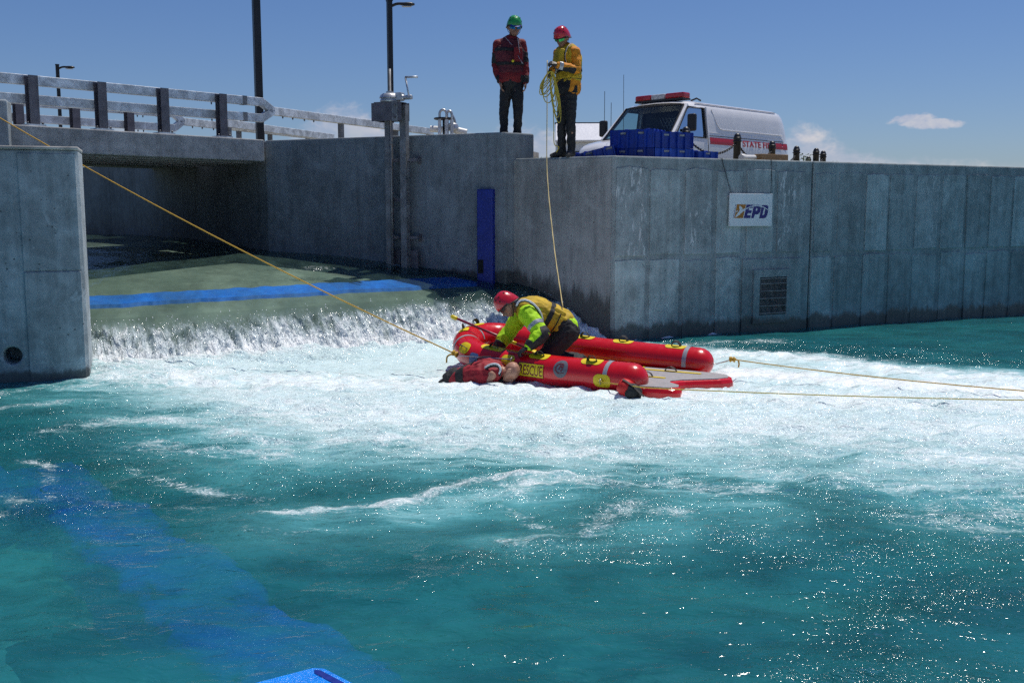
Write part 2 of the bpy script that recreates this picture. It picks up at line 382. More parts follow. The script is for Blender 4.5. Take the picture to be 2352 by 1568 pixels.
mb = MB(); fd = (C1 - C0).normalized(); fn = V(fd.y, -fd.x, 0); fn = fn if fn.y < 0 else -fn     # plain splayed face beside the fall
A_, B_ = C0 + fd * .05, C1 - fd * .02
mb.prism([tuple((A_ + fn * .012)[:2]), tuple((B_ + fn * .012)[:2]), tuple((B_ - fn * .05)[:2]), tuple((A_ - fn * .05)[:2])], -1.0, ZT - .03)
put('splayed_face', mb, M_facet, rw)
up_s = [.02, .60, 1.215, 1.79, 2.35, 2.95, 3.70, 4.20, 4.79, 5.31, 5.92, 6.53, 7.12, 7.71]; up_w = [.53, .53, .48, .47, .52, .53, .40, .49, .47, .52, .52, .53, .54, .54]
lo_s = [.02, .61, 1.205, 1.80, 3.68, 4.16, 4.77, 5.35, 5.89, 6.56, 7.16, 7.70]; lo_w = [.51, .52, .50, .45, .42, .52, .49, .49, .55, .48, .47, .56]
while up_s[-1] < 24: up_s.append(up_s[-1] + .598); up_w.append(.53); lo_s.append(lo_s[-1] + .598 if len(lo_s) > 12 else 8.33); lo_w.append(.53)
rp = random.Random(21)
def panel(s, wd, z0, z1, mat, i, top=False):
    mb = MB(); n = 7; j = lambda a: rp.uniform(-a, a)
    xs = [s + wd * k / n for k in range(n + 1)]
    arch = rp.uniform(.004, .022)
    topz = [z1 - arch * (abs(2 * k / n - 1) ** 2.2) + j(.008) for k in range(n + 1)]; botz = [z0 + j(.008) for k in range(n + 1)]
    o1 = .013 + j(.006); outs = [o1 + j(.003) + .004 * k / n * rp.choice((-1, 1)) for k in range(n + 1)]
    le = j(.016); re = j(.016)
    pts = []
    for k in range(n + 1):
        e = (le if k == 0 else re if k == n else 0)
        pts += [wpt(xs[k] + e, botz[k], outs[k]), wpt(xs[k] - e * .5, topz[k], outs[k]), wpt(xs[k] + e, botz[k], -.02), wpt(xs[k] - e * .5, topz[k], -.02)]
    f = []
    for k in range(n):
        a, b = 4 * k, 4 * (k + 1); f += [(a, b, b + 1, a + 1), (a + 1, b + 1, b + 3, a + 3), (a, a + 2, b + 2, b)]
    f += [(0, 1, 3, 2), (4 * n, 4 * n + 2, 4 * n + 3, 4 * n + 1)]
    mb.add(pts, f); return put('panel', mb, mat, rw, bevel=.006)
for i, (s, wd) in enumerate(zip(up_s, up_w)): panel(s, wd, 1.215 + rp.uniform(-.01, .01), 2.46 + rp.uniform(-.03, .02), M_panel_e if i in (0, 2, 5, 10) else M_panel, i, True)
for i, (s, wd) in enumerate(zip(lo_s, lo_w)): panel(s, wd, -.5, 1.135 + rp.uniform(-.02, .02), M_panel, i)
# raised surround of the grate
mb = MB(); s0, s1, z0, z1 = 2.50, 3.22, .12, .95
for (a, b, c, d) in ((s0, 2.62, z0, z1), (3.156, s1, z0, z1), (2.62, 3.156, .835, z1), (2.62, 3.156, z0, .25)):
    mb.prism([tuple(wpt(a, 0, .05)[:2]), tuple(wpt(b, 0, .05)[:2]), tuple(wpt(b, 0, -.02)[:2]), tuple(wpt(a, 0, -.02)[:2])], c, d)
put('grate_surround', mb, M_panel, rw)
mb = MB(); mb.prism([tuple(wpt(s0 - .2, 0, .02)[:2]), tuple(wpt(s1 + .26, 0, .02)[:2]), tuple(wpt(s1 + .26, 0, -.02)[:2]), tuple(wpt(s0 - .2, 0, -.02)[:2])], -.5, 1.12)
put('panel', mb, M_panel, rw, bevel=.01)
gr = thing('drain_grate', wpt(2.89, .25), 'dark galvanised bar grate set into the retaining wall below the sign', 'grate')
mb = MB(); mb.prism([tuple(wpt(2.622, 0, .024)[:2]), tuple(wpt(3.154, 0, .024)[:2]), tuple(wpt(3.154, 0, -.01)[:2]), tuple(wpt(2.622, 0, -.01)[:2])], .252, .833); put('recess_shade', mb, M_dark, gr)  # flat dark plate; the shade of a recess is put into its colour
Mw = frame(dR); nb = 22
for k in range(nb):
    mb = MB(); mb.box(wpt(2.635 + k * .506 / (nb - 1), .54, .042), (.006, .012, .56), Mw); put('bar', mb, M_galvd, gr)
for k, z in enumerate((.275, .39, .505, .62, .735, .815)):
    mb = MB(); mb.box(wpt(2.888, z, .046), (.525, .018, .014), Mw); put('cross_bar', mb, M_galvd, gr)

# ------------------------------------------------------------------ channel wall upstream (taller), bridge abutment, piers
d2 = (W2L - W2R).normalized(); b2 = V(-d2.y, d2.x, 0); b2 = b2 if b2.y > 0 else -b2
cw = thing('channel_wall', W2R, 'dark streaked concrete channel wall that the sluice gate frame stands against', 'wall')
mb = MB(); e2 = aty(1227, 307, 15.72); e2.z = 0
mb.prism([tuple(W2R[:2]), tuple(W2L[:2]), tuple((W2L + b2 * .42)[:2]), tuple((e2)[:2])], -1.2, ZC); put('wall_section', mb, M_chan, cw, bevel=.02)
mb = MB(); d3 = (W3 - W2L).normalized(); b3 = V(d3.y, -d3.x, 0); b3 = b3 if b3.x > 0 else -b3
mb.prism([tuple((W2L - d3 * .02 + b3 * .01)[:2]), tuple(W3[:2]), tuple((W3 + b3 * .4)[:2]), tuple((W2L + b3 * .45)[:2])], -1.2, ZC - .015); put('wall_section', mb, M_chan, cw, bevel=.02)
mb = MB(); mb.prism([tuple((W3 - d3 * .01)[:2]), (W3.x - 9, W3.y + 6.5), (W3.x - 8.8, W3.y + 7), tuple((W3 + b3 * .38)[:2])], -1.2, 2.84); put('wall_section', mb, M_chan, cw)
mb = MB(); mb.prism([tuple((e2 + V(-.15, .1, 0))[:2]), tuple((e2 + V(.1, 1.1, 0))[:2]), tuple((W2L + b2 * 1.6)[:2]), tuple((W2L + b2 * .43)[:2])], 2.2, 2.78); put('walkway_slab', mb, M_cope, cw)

Pr = V(-4.71, 11.28, 0); pd = V(.948, .318, 0); pb = V(-.318, .948, 0)
pier = thing('channel_pier', Pr, 'pale rough concrete pier with a round drain hole at the edge of the pool', 'pier')
mb = MB(); zt = 2.5
def ppt(s, o=0): return Pr - pd * s + pb * o      # s runs left along the face, o goes into the pier
hs_ = 0.765; hz_ = .285; hr = .094                # drain hole
def pier_front():
    """front face with a real round hole, built as one prism with a tunnel"""
    me = MB(); poly = [tuple(ppt(s, o)[:2]) for s, o in ((0.03, 0), (0.62, 0), (4.2, 0), (4.2, .6), (0, .6), (0, .03))]
    me.prism(poly, -1.3, zt); return me
o = put('pier_body', pier_front(), M_pier, pier)
cut = MB(); cut.lathe([(hr, -.5), (hr, .45)], ppt(hs_, 0) + V(0, 0, hz_), axis=pb, n=28)
co = bpy.data.objects.new('cut', cut.mesh('cut')); COL.objects.link(co)
o.location = (0, 0, 0); bm = None
md = o.modifiers.new('hole', 'BOOLEAN'); md.operation = 'DIFFERENCE'; md.object = co; md.solver = 'EXACT'
bpy.context.view_layer.update()
co.location = (0, 0, 0); bpy.context.view_layer.update()
dg = bpy.context.evaluated_depsgraph_get(); nm = bpy.data.meshes.new_from_object(o.evaluated_get(dg)); o.modifiers.clear(); o.data = nm
bpy.data.objects.remove(co)
for m_ in [M_pier]:
    if not nm.materials: nm.materials.append(m_)
b_ = o.modifiers.new('edges', 'BEVEL'); b_.width = .025; b_.segments = 2; b_.limit_method = 'ANGLE'; b_.angle_limit = R(50)
# cast panels standing proud of the pier body (joints at the pour lines)
def ppanel(s0, s1, z0, z1, o_):
    m_ = MB(); m_.prism([tuple(ppt(s0, -o_)[:2]), tuple(ppt(s1, -o_)[:2]), tuple(ppt(s1, .02)[:2]), tuple(ppt(s0, .02)[:2])], z0, z1); return put('panel', m_, M_pier, pier, bevel=.008)
ppanel(.03, .605, 1.205, 2.46, .012); ppanel(.03, .60, -.8, 1.19, .02); ppanel(.90, 3.9, 1.2, 2.46, .014)
mb = MB(); mb.prism([tuple(ppt(s, o)[:2]) for s, o in ((-.006, -.03), (4.2, -.03), (4.2, .61), (-.006, .61))], zt, zt + .035); put('coping', mb, M_cope, pier, bevel=.012)
mb = MB(); mb.prism([(-5.0, 11.95), (-5.45, 11.85), (-7.6, 13.7), (-7.0, 14.1)], -1.2, 2.42); put('side_wall', mb, M_chan, pier)
tp = aty(20, 300, 13.75); mb = MB(); mb.prism([(tp.x, tp.y), (tp.x - 1.6, tp.y - .55), (tp.x - 1.75, tp.y - .1), (tp.x - .16, tp.y + .45)], -1.2, 3.3)
put('bridge_pier', mb, M_pier, at=(tp.x, tp.y, 0), bevel=.025, label='tall narrow concrete pier at the end of the bridge, above the left pier', cat='pier')

# ------------------------------------------------------------------ bridge
P0 = aty(20, 291, 13.95); Br = aty(607, 326, 17.0); P0.z = Br.z = 0
bd = (Br - P0).normalized(); bu = V(-bd.y, bd.x, 0); BW = 3.3; ZB = 3.0
Pm = P0 - bd * 2.5
br = thing('footbridge', P0, 'flat concrete footbridge with weathered edge beam spanning the channel', 'bridge')
def strip(a, b, o0, o1, z0, z1): m_ = MB(); m_.prism([tuple((a + bu * o0)[:2]), tuple((b + bu * o0)[:2]), tuple((b + bu * o1)[:2]), tuple((a + bu * o1)[:2])], z0, z1); return m_
Be = Br + bd * .0
put('edge_beam', strip(Pm, Be, 0, .4, ZB - .35, ZB), M_beam, br, bevel=.015)
put('edge_beam', strip(Pm, Be + bd * .9, BW - .4, BW, ZB - .35, ZB), M_beam, br, bevel=.015)
put('deck_and_shade_slab', strip(Pm, Be + bd * .3, .41, BW - .41, ZB - .2, ZB - .02), M_beam, br); put('deck_and_shade_slab', strip(Pm - bd * 2, Be + bd * 2.5, BW + .01, 5.2, ZB - .3, ZB - .03), M_beam, br)  # second slab is an unseen widening added to shade the water upstream
for k in range(4): put('soffit_beam', strip(Pm, Be + bd * .3, .62 + k * .62, .85 + k * .62, ZB - .36, ZB - .2), M_beam, br)
Mb = frame(bd)

# ------------------------------------------------------------------ bridge railings
def rail_bar(name, a, b, wd, ht, parent, mat=M_galv, bevel=.008): m_ = MB(); m_.bar(a, b, wd, ht); return put(name, m_, mat, parent, bevel=bevel)
def along(x, off=0): p = online(x, P0 + bu * off, Br + bu * off); return V(p.x, p.y, 0)
def railing(label, cols, off, xl, xj, xt, approach, down):
    base = along(cols[1], off); rt = thing('bridge_railing', (base.x, base.y, ZB), label, 'railing', 'railings of the bridge')
    zt_, zm = 3.63, 3.37
    for x in cols:
        p = along(x, off); f = -bu if off < 1 else bu
        m_ = MB(); m_.box(p + V(0, 0, ZB + .345), (.13, .012, .67), Mb); m_.box(p + bu * .12 + V(0, 0, ZB + .345), (.13, .012, .67), Mb); m_.box(p + bu * .06 + V(0, 0, ZB + .345), (.012, .11, .67), Mb)
        po = put('post', m_, M_post, rt)
        m_ = MB(); m_.box(p + bu * .06 + V(0, 0, ZB + .012), (.26, .2, .022), Mb); put('base_plate', m_, M_galv, po)
        for sx_ in (-.1, .1):
            m_ = MB(); m_.lathe([(.016, .02), (.016, .05), (.01, .055)], p + bd * sx_ + bu * .0 + V(0, 0, ZB), n=6); put('bolt', m_, M_bolt, po)
    sd = bu * .19
    a = along(xl, off) + sd
    j = along(xj, off) + sd; tpt = along(xt, off) + sd
    for z in (zt_, zm):
        rail_bar('rail', a + V(0, 0, z), j + V(0, 0, z), .1, .135, rt)
        m_ = MB(); m_.bar(j - bd * .1 + V(0, 0, z), j - bd * .02 + V(0, 0, z), .108, .143); put('splice_sleeve', m_, M_galvd, rt)
        q = j + (tpt - j) * .62 + V(0, 0, z)
        rail_bar('rail_end', j + V(0, 0, z), q + V(0, 0, 0), .1, .135, rt)
        e = tpt + V(0, 0, (zt_ + zm) / 2 + (.0))
        rail_bar('rail_end', q - bd * .02, e, .1, .12, rt)
        for k in (.25, .32, .4):
            m_ = MB(); c_ = a + (j - a) * (1 - k * .3) + V(0, 0, z - .075); m_.lathe([(.012, 0), (.012, -.02), (.004, -.035)], c_, n=6); put('bolt', m_, M_bolt, rt)
    s0 = tpt + V(0, 0, (zt_ + zm) / 2)
    e0 = approach
    m_ = MB(); m_.bar(s0, e0, .1, .135); put('approach_rail', m_, M_galv, rt, bevel=.008)
    n = len(down)
    for k in down:
        p = s0 + (e0 - s0) * k; m_ = MB(); m_.box(p + V(0, .07, -.72), (.09, .08, 1.5), frame((e0 - s0))); put('post', m_, M_galvd, rt)
    for k in (.05, .1, .16, .21):
        p = s0 + (e0 - s0) * k; m_ = MB(); m_.lathe([(.014, -.065), (.014, -.09), (.004, -.105)], p, n=6); put('bolt', m_, M_bolt, rt)
    return rt
railing('galvanised near bridge railing with four dark posts and a forked end', (94, 249, 390, 522), .07, -260, 590, 648, aty(992, 303, 22.9), (.36, .72, .97))
railing('galvanised far bridge railing seen behind the near railing', (-75, 60, 188, 311), 3.0, -330, 395, 440, aty(764, 318, 26.5), (.3, .5, .78))
# second, lower approach rail on the far side of the road
ar = thing('road_railing', aty(531, 300, 21.5), 'low galvanised road rail running away behind the bridge end', 'railing')
a, b = aty(500, 281, 20.6), aty(764, 316, 25.0)
rail_bar('rail', a, b, .1, .15, ar)
for k in (.08, .34, .9): m_ = MB(); m_.box(a + (b - a) * k + V(0, 0, -.6), (.09, .07, 1.2), frame(b - a)); put('post', m_, M_galvd, ar)
# hand rail far upstream, seen in the gap under the bridge
fr = thing('bank_railing', aty(230, 380, 30), 'thin rail on the far bank in the gap under the bridge', 'railing')
a, b = aty(150, 368, 30), aty(300, 372, 33)
rail_bar('rail', a, b, .05, .06, fr)
rail_bar('rail', a - V(0, 0, .16), b - V(0, 0, .16), .04, .04, fr)
for k in (.1, .3, .5, .62, .8): m_ = MB(); m_.box(a + (b - a) * k + V(0, 0, -.5), (.05, .05, 1.0)); put('post', m_, M_galvd, fr)

# ------------------------------------------------------------------ weir body, blue crest strip, water
WA = V(-5.40, 13.14, 0); WB = V(-.43, 15.50, 0)
we = (WB - WA).normalized(); wn = V(we.y, -we.x, 0)            # along the crest, downstream
WL = (WB - WA).length
def crest_z(s): return .70 + .125 * np.clip(s / WL, -.4, 1.3)
def prof(tt):                                                   # water surface relative to the crest height
    up = .62 * (1 - np.exp(np.minimum(tt, 0) / 2.6))
    x = np.maximum(tt, 0)
    dn = -.24 * x - .05 * x * x - .26 * np.clip((x - .52) / .8, 0, 1) ** 1.3
    return up + dn
mb = MB(); ts = [-14, -9, -6, -4, -2.5, -1.2, -.6, -.3, -.15, .05, .2, .4, .6, .75, .9, 1.05]
ss = [-3.0, -1, 0, 1.5, 3, 4.5, 6, 8.5]
vs = []
for s in ss:
    for q in ts:
        p = WA + we * s + wn * q; dep = .10 + .015 * min(max(-q, 0), 3) if q < .05 else .10 + .35 * max(q - .4, 0)
        vs.append((p.x, p.y, float(crest_z(s) + prof(np.array(q)) - dep)))
    for q, z in ((1.05, -1.3), (-14, -1.3)):
        p = WA + we * s + wn * q; vs.append((p.x, p.y, z))
n_ = len(ts) + 2
mb.add(vs, [(i * n_ + j, (i + 1) * n_ + j, (i + 1) * n_ + (j + 1) % n_, i * n_ + (j + 1) % n_) for i in range(len(ss) - 1) for j in range(n_)])
put('weir', mb, M_bed, at=WA, label='submerged concrete weir sill under the flowing channel water', cat='weir')
# blue strip along the crest, just under the surface
NS = 420; vs = []
rs = random.Random(4)
for i in range(NS):
    s = -1.0 + 7.6 * i / (NS - 1); wob = .05 * mnoise.noise((s * 1.3, 0, 3)) + .035 * mnoise.noise((s * 4, 2, 0)) + .010 * mnoise.noise((s * 13, 5, 0))
    wob2 = .07 * mnoise.noise((s * 1.1, 7, 3)) + .05 * mnoise.noise((s * 5, 9, 0)) + .018 * mnoise.noise((s * 14, 1, 0))
    for q, dz in ((-.48 + wob2, -.12), (-.42 + wob2, -.06), (-.03 + wob, -.06), (.02 + wob, -.12)):
        p = WA + we * s + wn * q; vs.append((p.x, p.y, float(crest_z(s) + prof(np.array(q)) + dz)))
mb = MB(); mb.add(vs, [(i * 4 + j, (i + 1) * 4 + j, (i + 1) * 4 + j + 1, i * 4 + j + 1) for i in range(NS - 1) for j in range(3)])
M_strip = basic('blue_crest_paint', (.003, .20, 1.0), .5, 0, var=.15, scale=9)
put('crest_strip', mb, M_strip, at=WA, label='bright blue strip along the weir crest under the water', cat='strip')

def water_mat(name, deep, turq, milky, white, opac, st=False, bscale=1.0, rough=.12, refl=.8):
    m, t, out = new_mat(name)
    p = t.attr('st', 'Vector') if st else t.pos()
    fo = t.attr('foam'); ae = t.attr('aer'); ro = t.attr('rough')
    ps = t.scale(p, (1, .45, 1) if st else (.62, 1.0, 1.0))
    warp = t.node('ShaderNodeVectorMath', operation='MULTIPLY_ADD'); wn_ = t.node('ShaderNodeTexNoise', {'Scale': 1.7, 'Detail': 3.0}); t.l.new(ps, wn_.inputs['Vector'])
    t.l.new(wn_.outputs['Color'], warp.inputs[0]); warp.inputs[1].default_value = (.55, .55, .3); t.l.new(ps, warp.inputs[2]); pw = warp.outputs[0]
    n1 = t.noise(pw, 2.4, 4, .6); n2 = t.noise(pw, 11, 4, .68); n3 = t.noise(pw, 48, 3, .7)
    stk = t.noise(t.scale(pw, (.55, 2.6, 1.0)), 5.0, 4, .62)
    lace = t.ramp(t.vor(pw, 17), .0, .55)
    k = t.m('ADD', t.m('MULTIPLY', t.m('SUBTRACT', n1, .5), 1.0), t.m('ADD', t.m('MULTIPLY', t.m('SUBTRACT', n2, .5), 1.0), t.m('ADD', t.m('MULTIPLY', t.m('SUBTRACT', n3, .5), 1.1), t.m('MULTIPLY', t.m('SUBTRACT', stk, .5), .8))))
    k = t.m('ADD', k, t.m('MULTIPLY', t.m('SUBTRACT', lace, .5), .22))
    fm = t.ramp(t.m('ADD', t.m('MULTIPLY', fo, 1.25), k), .40, 1.15)
    dots = t.ramp(t.m('ADD', t.vor(t.scale(pw, (1.0, 1.25, 1.0)), 85), t.m('MULTIPLY', t.m('SUBTRACT', n2, .5), -.9)), .16, .36, 1, 0)
    wide = t.ramp(t.m('ADD', t.m('MULTIPLY', fo, 1.5), k), .28, .85)
    fm = t.m('ADD', t.m('MULTIPLY', fm, t.ramp(fo, .3, 1.0, .45, .8)), t.m('MULTIPLY', wide, t.m('MULTIPLY', dots, .6)), clamp=True)
    fm = t.m('MULTIPLY', fm, t.ramp(fo, .02, .14))
    am = t.m('ADD', ae, t.m('MULTIPLY', t.m('ADD', t.m('MULTIPLY', t.m('SUBTRACT', n1, .5), .75), t.m('MULTIPLY', t.m('SUBTRACT', stk, .5), .75)), t.ramp(ae, 0, .6)), clamp=True)
    dv = t.mix(t.ramp(t.noise(pw, .55, 4, .55, .5), .36, .66), deep[0], deep[1])
    c = t.mix(t.ramp(am, 0, .42, smooth=False), dv, turq); c = t.mix(t.ramp(am, .30, .95, smooth=False), c, milky)
    c = t.mix(fm, c, white)
    b1 = t.noise(t.scale(p, (9, 3.2, 9) if st else (5.5, 9, 7)), 1.0 * bscale, 3, .55, .8); b2 = t.noise(t.scale(p, (30, 13, 30) if st else (22, 30, 24)), bscale, 2, .6, .6)
    b3 = t.m('SUBTRACT', 1.0, t.vor(t.scale(p, (60, 34, 60) if st else (62, 70, 62)), 1.0))
    hh = t.m('ADD', t.m('MULTIPLY', b1, t.m('ADD', .30 if st else .55, t.m('MULTIPLY', ro, .9))), t.m('MULTIPLY', b2, t.m('MULTIPLY', ro, 1.25)))
    hh = t.m('ADD', hh, t.m('MULTIPLY', b3, t.m('MULTIPLY', t.m('ADD', t.ramp(ro, .12, .7, 0, .8), t.m('MULTIPLY', fo, .4)), .19)))
    nb_ = t.bump(hh, 1.0, .034)
    dif = t.node('ShaderNodeBsdfDiffuse', {'Color': c}); t.l.new(nb_, dif.inputs['Normal'])
    tr = t.node('ShaderNodeBsdfTransparent', {'Color': (.62, .92, .95, 1) if not st else (.80, .93, .90, 1)})
    op = t.m('ADD', t.m('ADD', t.m('ADD', opac - .15, t.m('MULTIPLY', t.ramp(n1, .3, .7), .3)), t.m('MULTIPLY', am, .9)), fm, clamp=True)
    body = t.node('ShaderNodeMixShader'); t.l.new(op, body.inputs[0]); t.l.new(tr.outputs[0], body.inputs[1]); t.l.new(dif.outputs[0], body.inputs[2])
    gl = t.node('ShaderNodeBsdfGlossy', {'Color': (1, 1, 1, 1), 'Roughness': t.m('ADD', rough, t.m('MULTIPLY', fm, .16))}); t.l.new(nb_, gl.inputs['Normal'])
    fr_ = t.node('ShaderNodeFresnel', {'IOR': 1.33}); t.l.new(nb_, fr_.inputs['Normal'])
    mx = t.node('ShaderNodeMixShader'); t.l.new(t.m('MULTIPLY', fr_.outputs[0], t.m('SUBTRACT', refl, t.m('MULTIPLY', fm, .2))), mx.inputs[0])
    t.l.new(body.outputs[0], mx.inputs[1]); t.l.new(gl.outputs[0], mx.inputs[2]); t.l.new(mx.outputs[0], out.inputs[0])
    return m
M_pool = water_mat('pool_water', ((.013, .150, .178), (.020, .188, .200)), (.105, .365, .395), (.62, .79, .81), (.92, .94, .95), .60, rough=.11)
M_flow = water_mat('weir_water', ((.055, .105, .085), (.075, .135, .115)), (.20, .27, .28), (.52, .61, .65), (.92, .94, .95), .26, st=True, rough=.09, refl=.55)

# pool surface
def axis(a, b, c, d, step, coarse): return np.concatenate([np.linspace(a, b, coarse, endpoint=False), np.arange(b, c, step), np.linspace(c, d, coarse)])
ax_ = axis(-16, -6.6, 10.5, 40, .046, 24); ay_ = axis(1.2, 3.2, 17.6, 40, .042, 26)
X, Y = np.meshgrid(ax_, ay_, indexing='ij')
def pz(*pts): return [tuple(atz(x, y)[:2]) for x, y in pts]
F = np.zeros_like(X); A = np.zeros_like(X); Rg = np.full_like(X, .05)
def paint(arr, pts, wd, s): np.maximum(arr, s * stroke(X, Y, pz(*pts), wd), out=arr)
wob = fbm(X * .5 + 3, Y * .9, 3)
Xs, Ys = X, Y
X = Xs + .35 * fbm(Xs * .45, Ys * .6 + 11, 3); Y = Ys + .32 * fbm(Xs * .45 + 31, Ys * .6, 3)       # bend the strokes
paint(F, ((205, 836), (420, 830), (700, 808), (900, 792), (1080, 772)), .75, .85)
paint(F, ((300, 865), (700, 878), (1100, 885), (1600, 905), (2100, 925), (2600, 960)), .95, .62)
paint(F, ((620, 940), (1100, 950), (1600, 965), (2100, 985), (2700, 1010)), .85, .52)
paint(F, ((1300, 1010), (1800, 1020), (2500, 1060)), .5, .46)
paint(F, ((800, 1010), (1150, 1035), (1400, 1040)), .42, .52)
paint(F, ((170, 985), (330, 965), (470, 985), (640, 1010)), .26, .50)
paint(F, ((330, 1030), (480, 1035), (620, 1045)), .22, .40)
paint(F, ((610, 1190), (760, 1182), (880, 1170), (990, 1140), (1080, 1112), (1140, 1098), (1230, 1104), (1330, 1098)), .11, .68)
paint(F, ((1180, 1128), (1300, 1120), (1480, 1118), (1640, 1140), (1720, 1128)), .26, .52)
paint(F, ((340, 1080), (420, 1110), (520, 1135), (600, 1150)), .09, .40)
paint(F, ((540, 1235), (640, 1245), (780, 1240)), .06, .34)
paint(F, ((1120, 1160), (1190, 1190), (1240, 1215)), .05, .42)
paint(F, ((1540, 1200), (1440, 1190), (1320, 1230), (1180, 1260)), .12, .44)
paint(F, ((1720, 1075), (1850, 1090), (2050, 1110), (2352, 1120)), .32, .44)
paint(F, ((2100, 1180), (2250, 1190), (2400, 1170)), .3, .36)
paint(F, ((0, 905), (60, 890), (200, 880)), .12, .48); paint(F, ((0, 940), (90, 930), (190, 920)), .12, .40)
paint(F, ((60, 1060), (100, 1090), (110, 1130)), .10, .42); paint(F, ((20, 1130), (20, 1180)), .09, .40)
paint(F, ((200, 1150), (330, 1160), (480, 1165)), .09, .34)
paint(F, ((1480, 800), (1640, 812), (1800, 820), (2050, 845), (2352, 880)), .65, .62)
paint(F, ((1560, 795), (1700, 790), (1800, 785)), .3, .40)
paint(F, ((1700, 860), (2000, 880), (2400, 910)), .6, .85)
bnd = np.array(pz((-200, 900), (150, 892), (207, 900), (300, 940), (450, 1000), (700, 1062), (1000, 1085), (1300, 1100), (1700, 1092), (2100, 1105), (2450, 1130), (3200, 1150)))
upb = np.array(pz((1000, 700), (1400, 760), (1480, 785), (1700, 806), (2000, 828), (2352, 856), (3000, 880)))
Yb = np.interp(X, bnd[:, 0], bnd[:, 1]); Yu = np.interp(X, upb[:, 0], upb[:, 1])
A = np.clip((Y - Yb + 1.55) / 3.35, 0, 1) ** 1.2 * np.clip((Yu - Y + .2) / .9, 0, 1)
A = np.clip(A - .14 * stroke(X, Y, pz((760, 1130), (980, 1112), (1140, 1085)), .30) - .08 * stroke(X, Y, pz((1420, 1080), (1620, 1095)), .25), 0, 1)
A *= np.where(X < -4.6, np.clip(1 + (X + 4.6) * 1.2, 0, 1), 1)
paint(A, ((700, 1210), (900, 1200), (1100, 1150), (1400, 1150), (1700, 1180)), .5, .34)
paint(A, ((1550, 1230), (1350, 1240), (1150, 1260)), .3, .22)
paint(Rg, ((205, 836), (700, 812), (1080, 772)), 1.2, 1.0)
paint(Rg, ((100, 960), (700, 990), (1400, 1010), (2400, 1030)), 2.6, .62)
paint(Rg, ((0, 900), (200, 960), (300, 1100), (120, 1150)), .9, .55)
paint(Rg, ((2352, 1120), (2250, 1250), (2130, 1400), (2000, 1560)), .42, .46)
paint(Rg, ((1500, 1180), (1250, 1260), (1050, 1310)), .35, .42)
paint(Rg, ((1300, 1200), (1900, 1270), (2352, 1220)), .5, .36)
paint(Rg, ((1560, 790), (1900, 800), (2352, 830)), 1.0, .55)
X, Y = Xs, Ys
spk = np.clip(fbm(X * 1.4 + 5, Y * 2.2, 4) * 2.0, 0, 1)
F = np.clip(F + .10 * spk * (F < .3) * np.clip(Rg * 1.6, 0, 1), 0, 1.1)
Rg = Rg * (1 + .8 * np.clip(fbm(X * 1.6 + 5, Y * 2.2, 3), -.9, 1)) + .55 * np.clip(fbm(X * .9 + 50, Y * 1.3, 4, .6) - .22, 0, 1)
Zp = .034 * fbm(X * .55 + 2, Y * .8, 2) + .022 * fbm(X * 1.6, Y * 2.4, 3) * (.5 + Rg) + .018 * fbm(X * 5, Y * 7, 3) * (.25 + 1.2 * Rg)
Zp += .06 * np.clip(F + .4 * A, 0, 1) * (fbm(X * 3 + 8, Y * 4.5, 4, .6)) + .05 * np.clip(F - .5, 0, 1)
ridge = stroke(X, Y, pz((610, 1200), (880, 1185), (1080, 1125), (1230, 1115), (1500, 1150)), .30); Zp += .03 * ridge
hump = stroke(X, Y, pz((1100, 1330), (1500, 1240), (1700, 1225), (2000, 1240)), .45); Zp += .03 * hump
boil = stroke(X, Y, [tuple((WA + we * s + wn * 1.42)[:2]) for s in (0, WL * .5, WL + .5)], .42); Zp += boil * (.09 + .10 * np.abs(fbm(X * 2.5, Y * 3.5, 4)))
sink = stroke(X, Y, [tuple((WA + we * s + wn * -.3)[:2]) for s in (-2, WL + 3)], .9); Zp -= .35 * sink
po = bpy.data.objects.new('water', grid_mesh('water', X, Y, Zp, {'foam': F, 'aer': np.clip(A, 0, 1), 'rough': np.clip(Rg, 0, 1)})); po.data.materials.append(M_pool); COL.objects.link(po); props(po, kind='structure')
def water_height(x, y):
    i = int(np.clip(np.searchsorted(ax_, x), 0, len(ax_) - 1)); j = int(np.clip(np.searchsorted(ay_, y), 0, len(ay_) - 1)); return float(Zp[i, j])

# flowing sheet: channel, crest and fall in one surface
sa = np.concatenate([np.linspace(-4.5, -.5, 12, endpoint=False), np.arange(-.5, 7.4, .02), np.linspace(7.4, 9, 5)])
ta = np.concatenate([np.linspace(-16, -5, 40, endpoint=False), np.arange(-5, -1, .05), np.arange(-1, 1.62, .014)])
S, Tt = np.meshgrid(sa, ta, indexing='ij')
br_ = np.clip((Tt - .66 - .10 * fbm(S * 1.3, Tt * 0 + 4, 3) - .05 * fbm(S * 6, Tt * 2, 2)) / .24, 0, 1)      # where the sheet breaks up
Zf = crest_z(S) + prof(Tt)
far_ = np.clip((-Tt) / 2.5, 0, 1)
Zf += .018 * fbm(S * .9, Tt * .8 + 3, 3) * (.5 + far_) + .012 * fbm(S * 3, Tt * 1.4, 3)
Zf += .020 * fbm(S * 2.2 + Tt * .5, Tt * .5, 2) * np.clip(1 + Tt * .5, 0, 1)
Zf += .016 * fbm(S * 5.5 + Tt * 2.0, Tt * .7 + 6, 3) * np.clip(1 + Tt * .5, 0, 1)
Zf += br_ * (.075 * fbm(S * 6.5, Tt * 2.4 + 1, 4, .6) + .05 * fbm(S * 15, Tt * 5.5, 3, .6))
Zf -= .16 * np.clip((Tt - 1.36) / .22, 0, 1)
push = br_ * .09 * fbm(S * 7 + 40, Tt * 2.5, 4, .6)
hmp = np.exp(-(((S - 3.1) / .5) ** 2 + ((Tt + 1.0) / .16) ** 2)); Zf += .05 * hmp
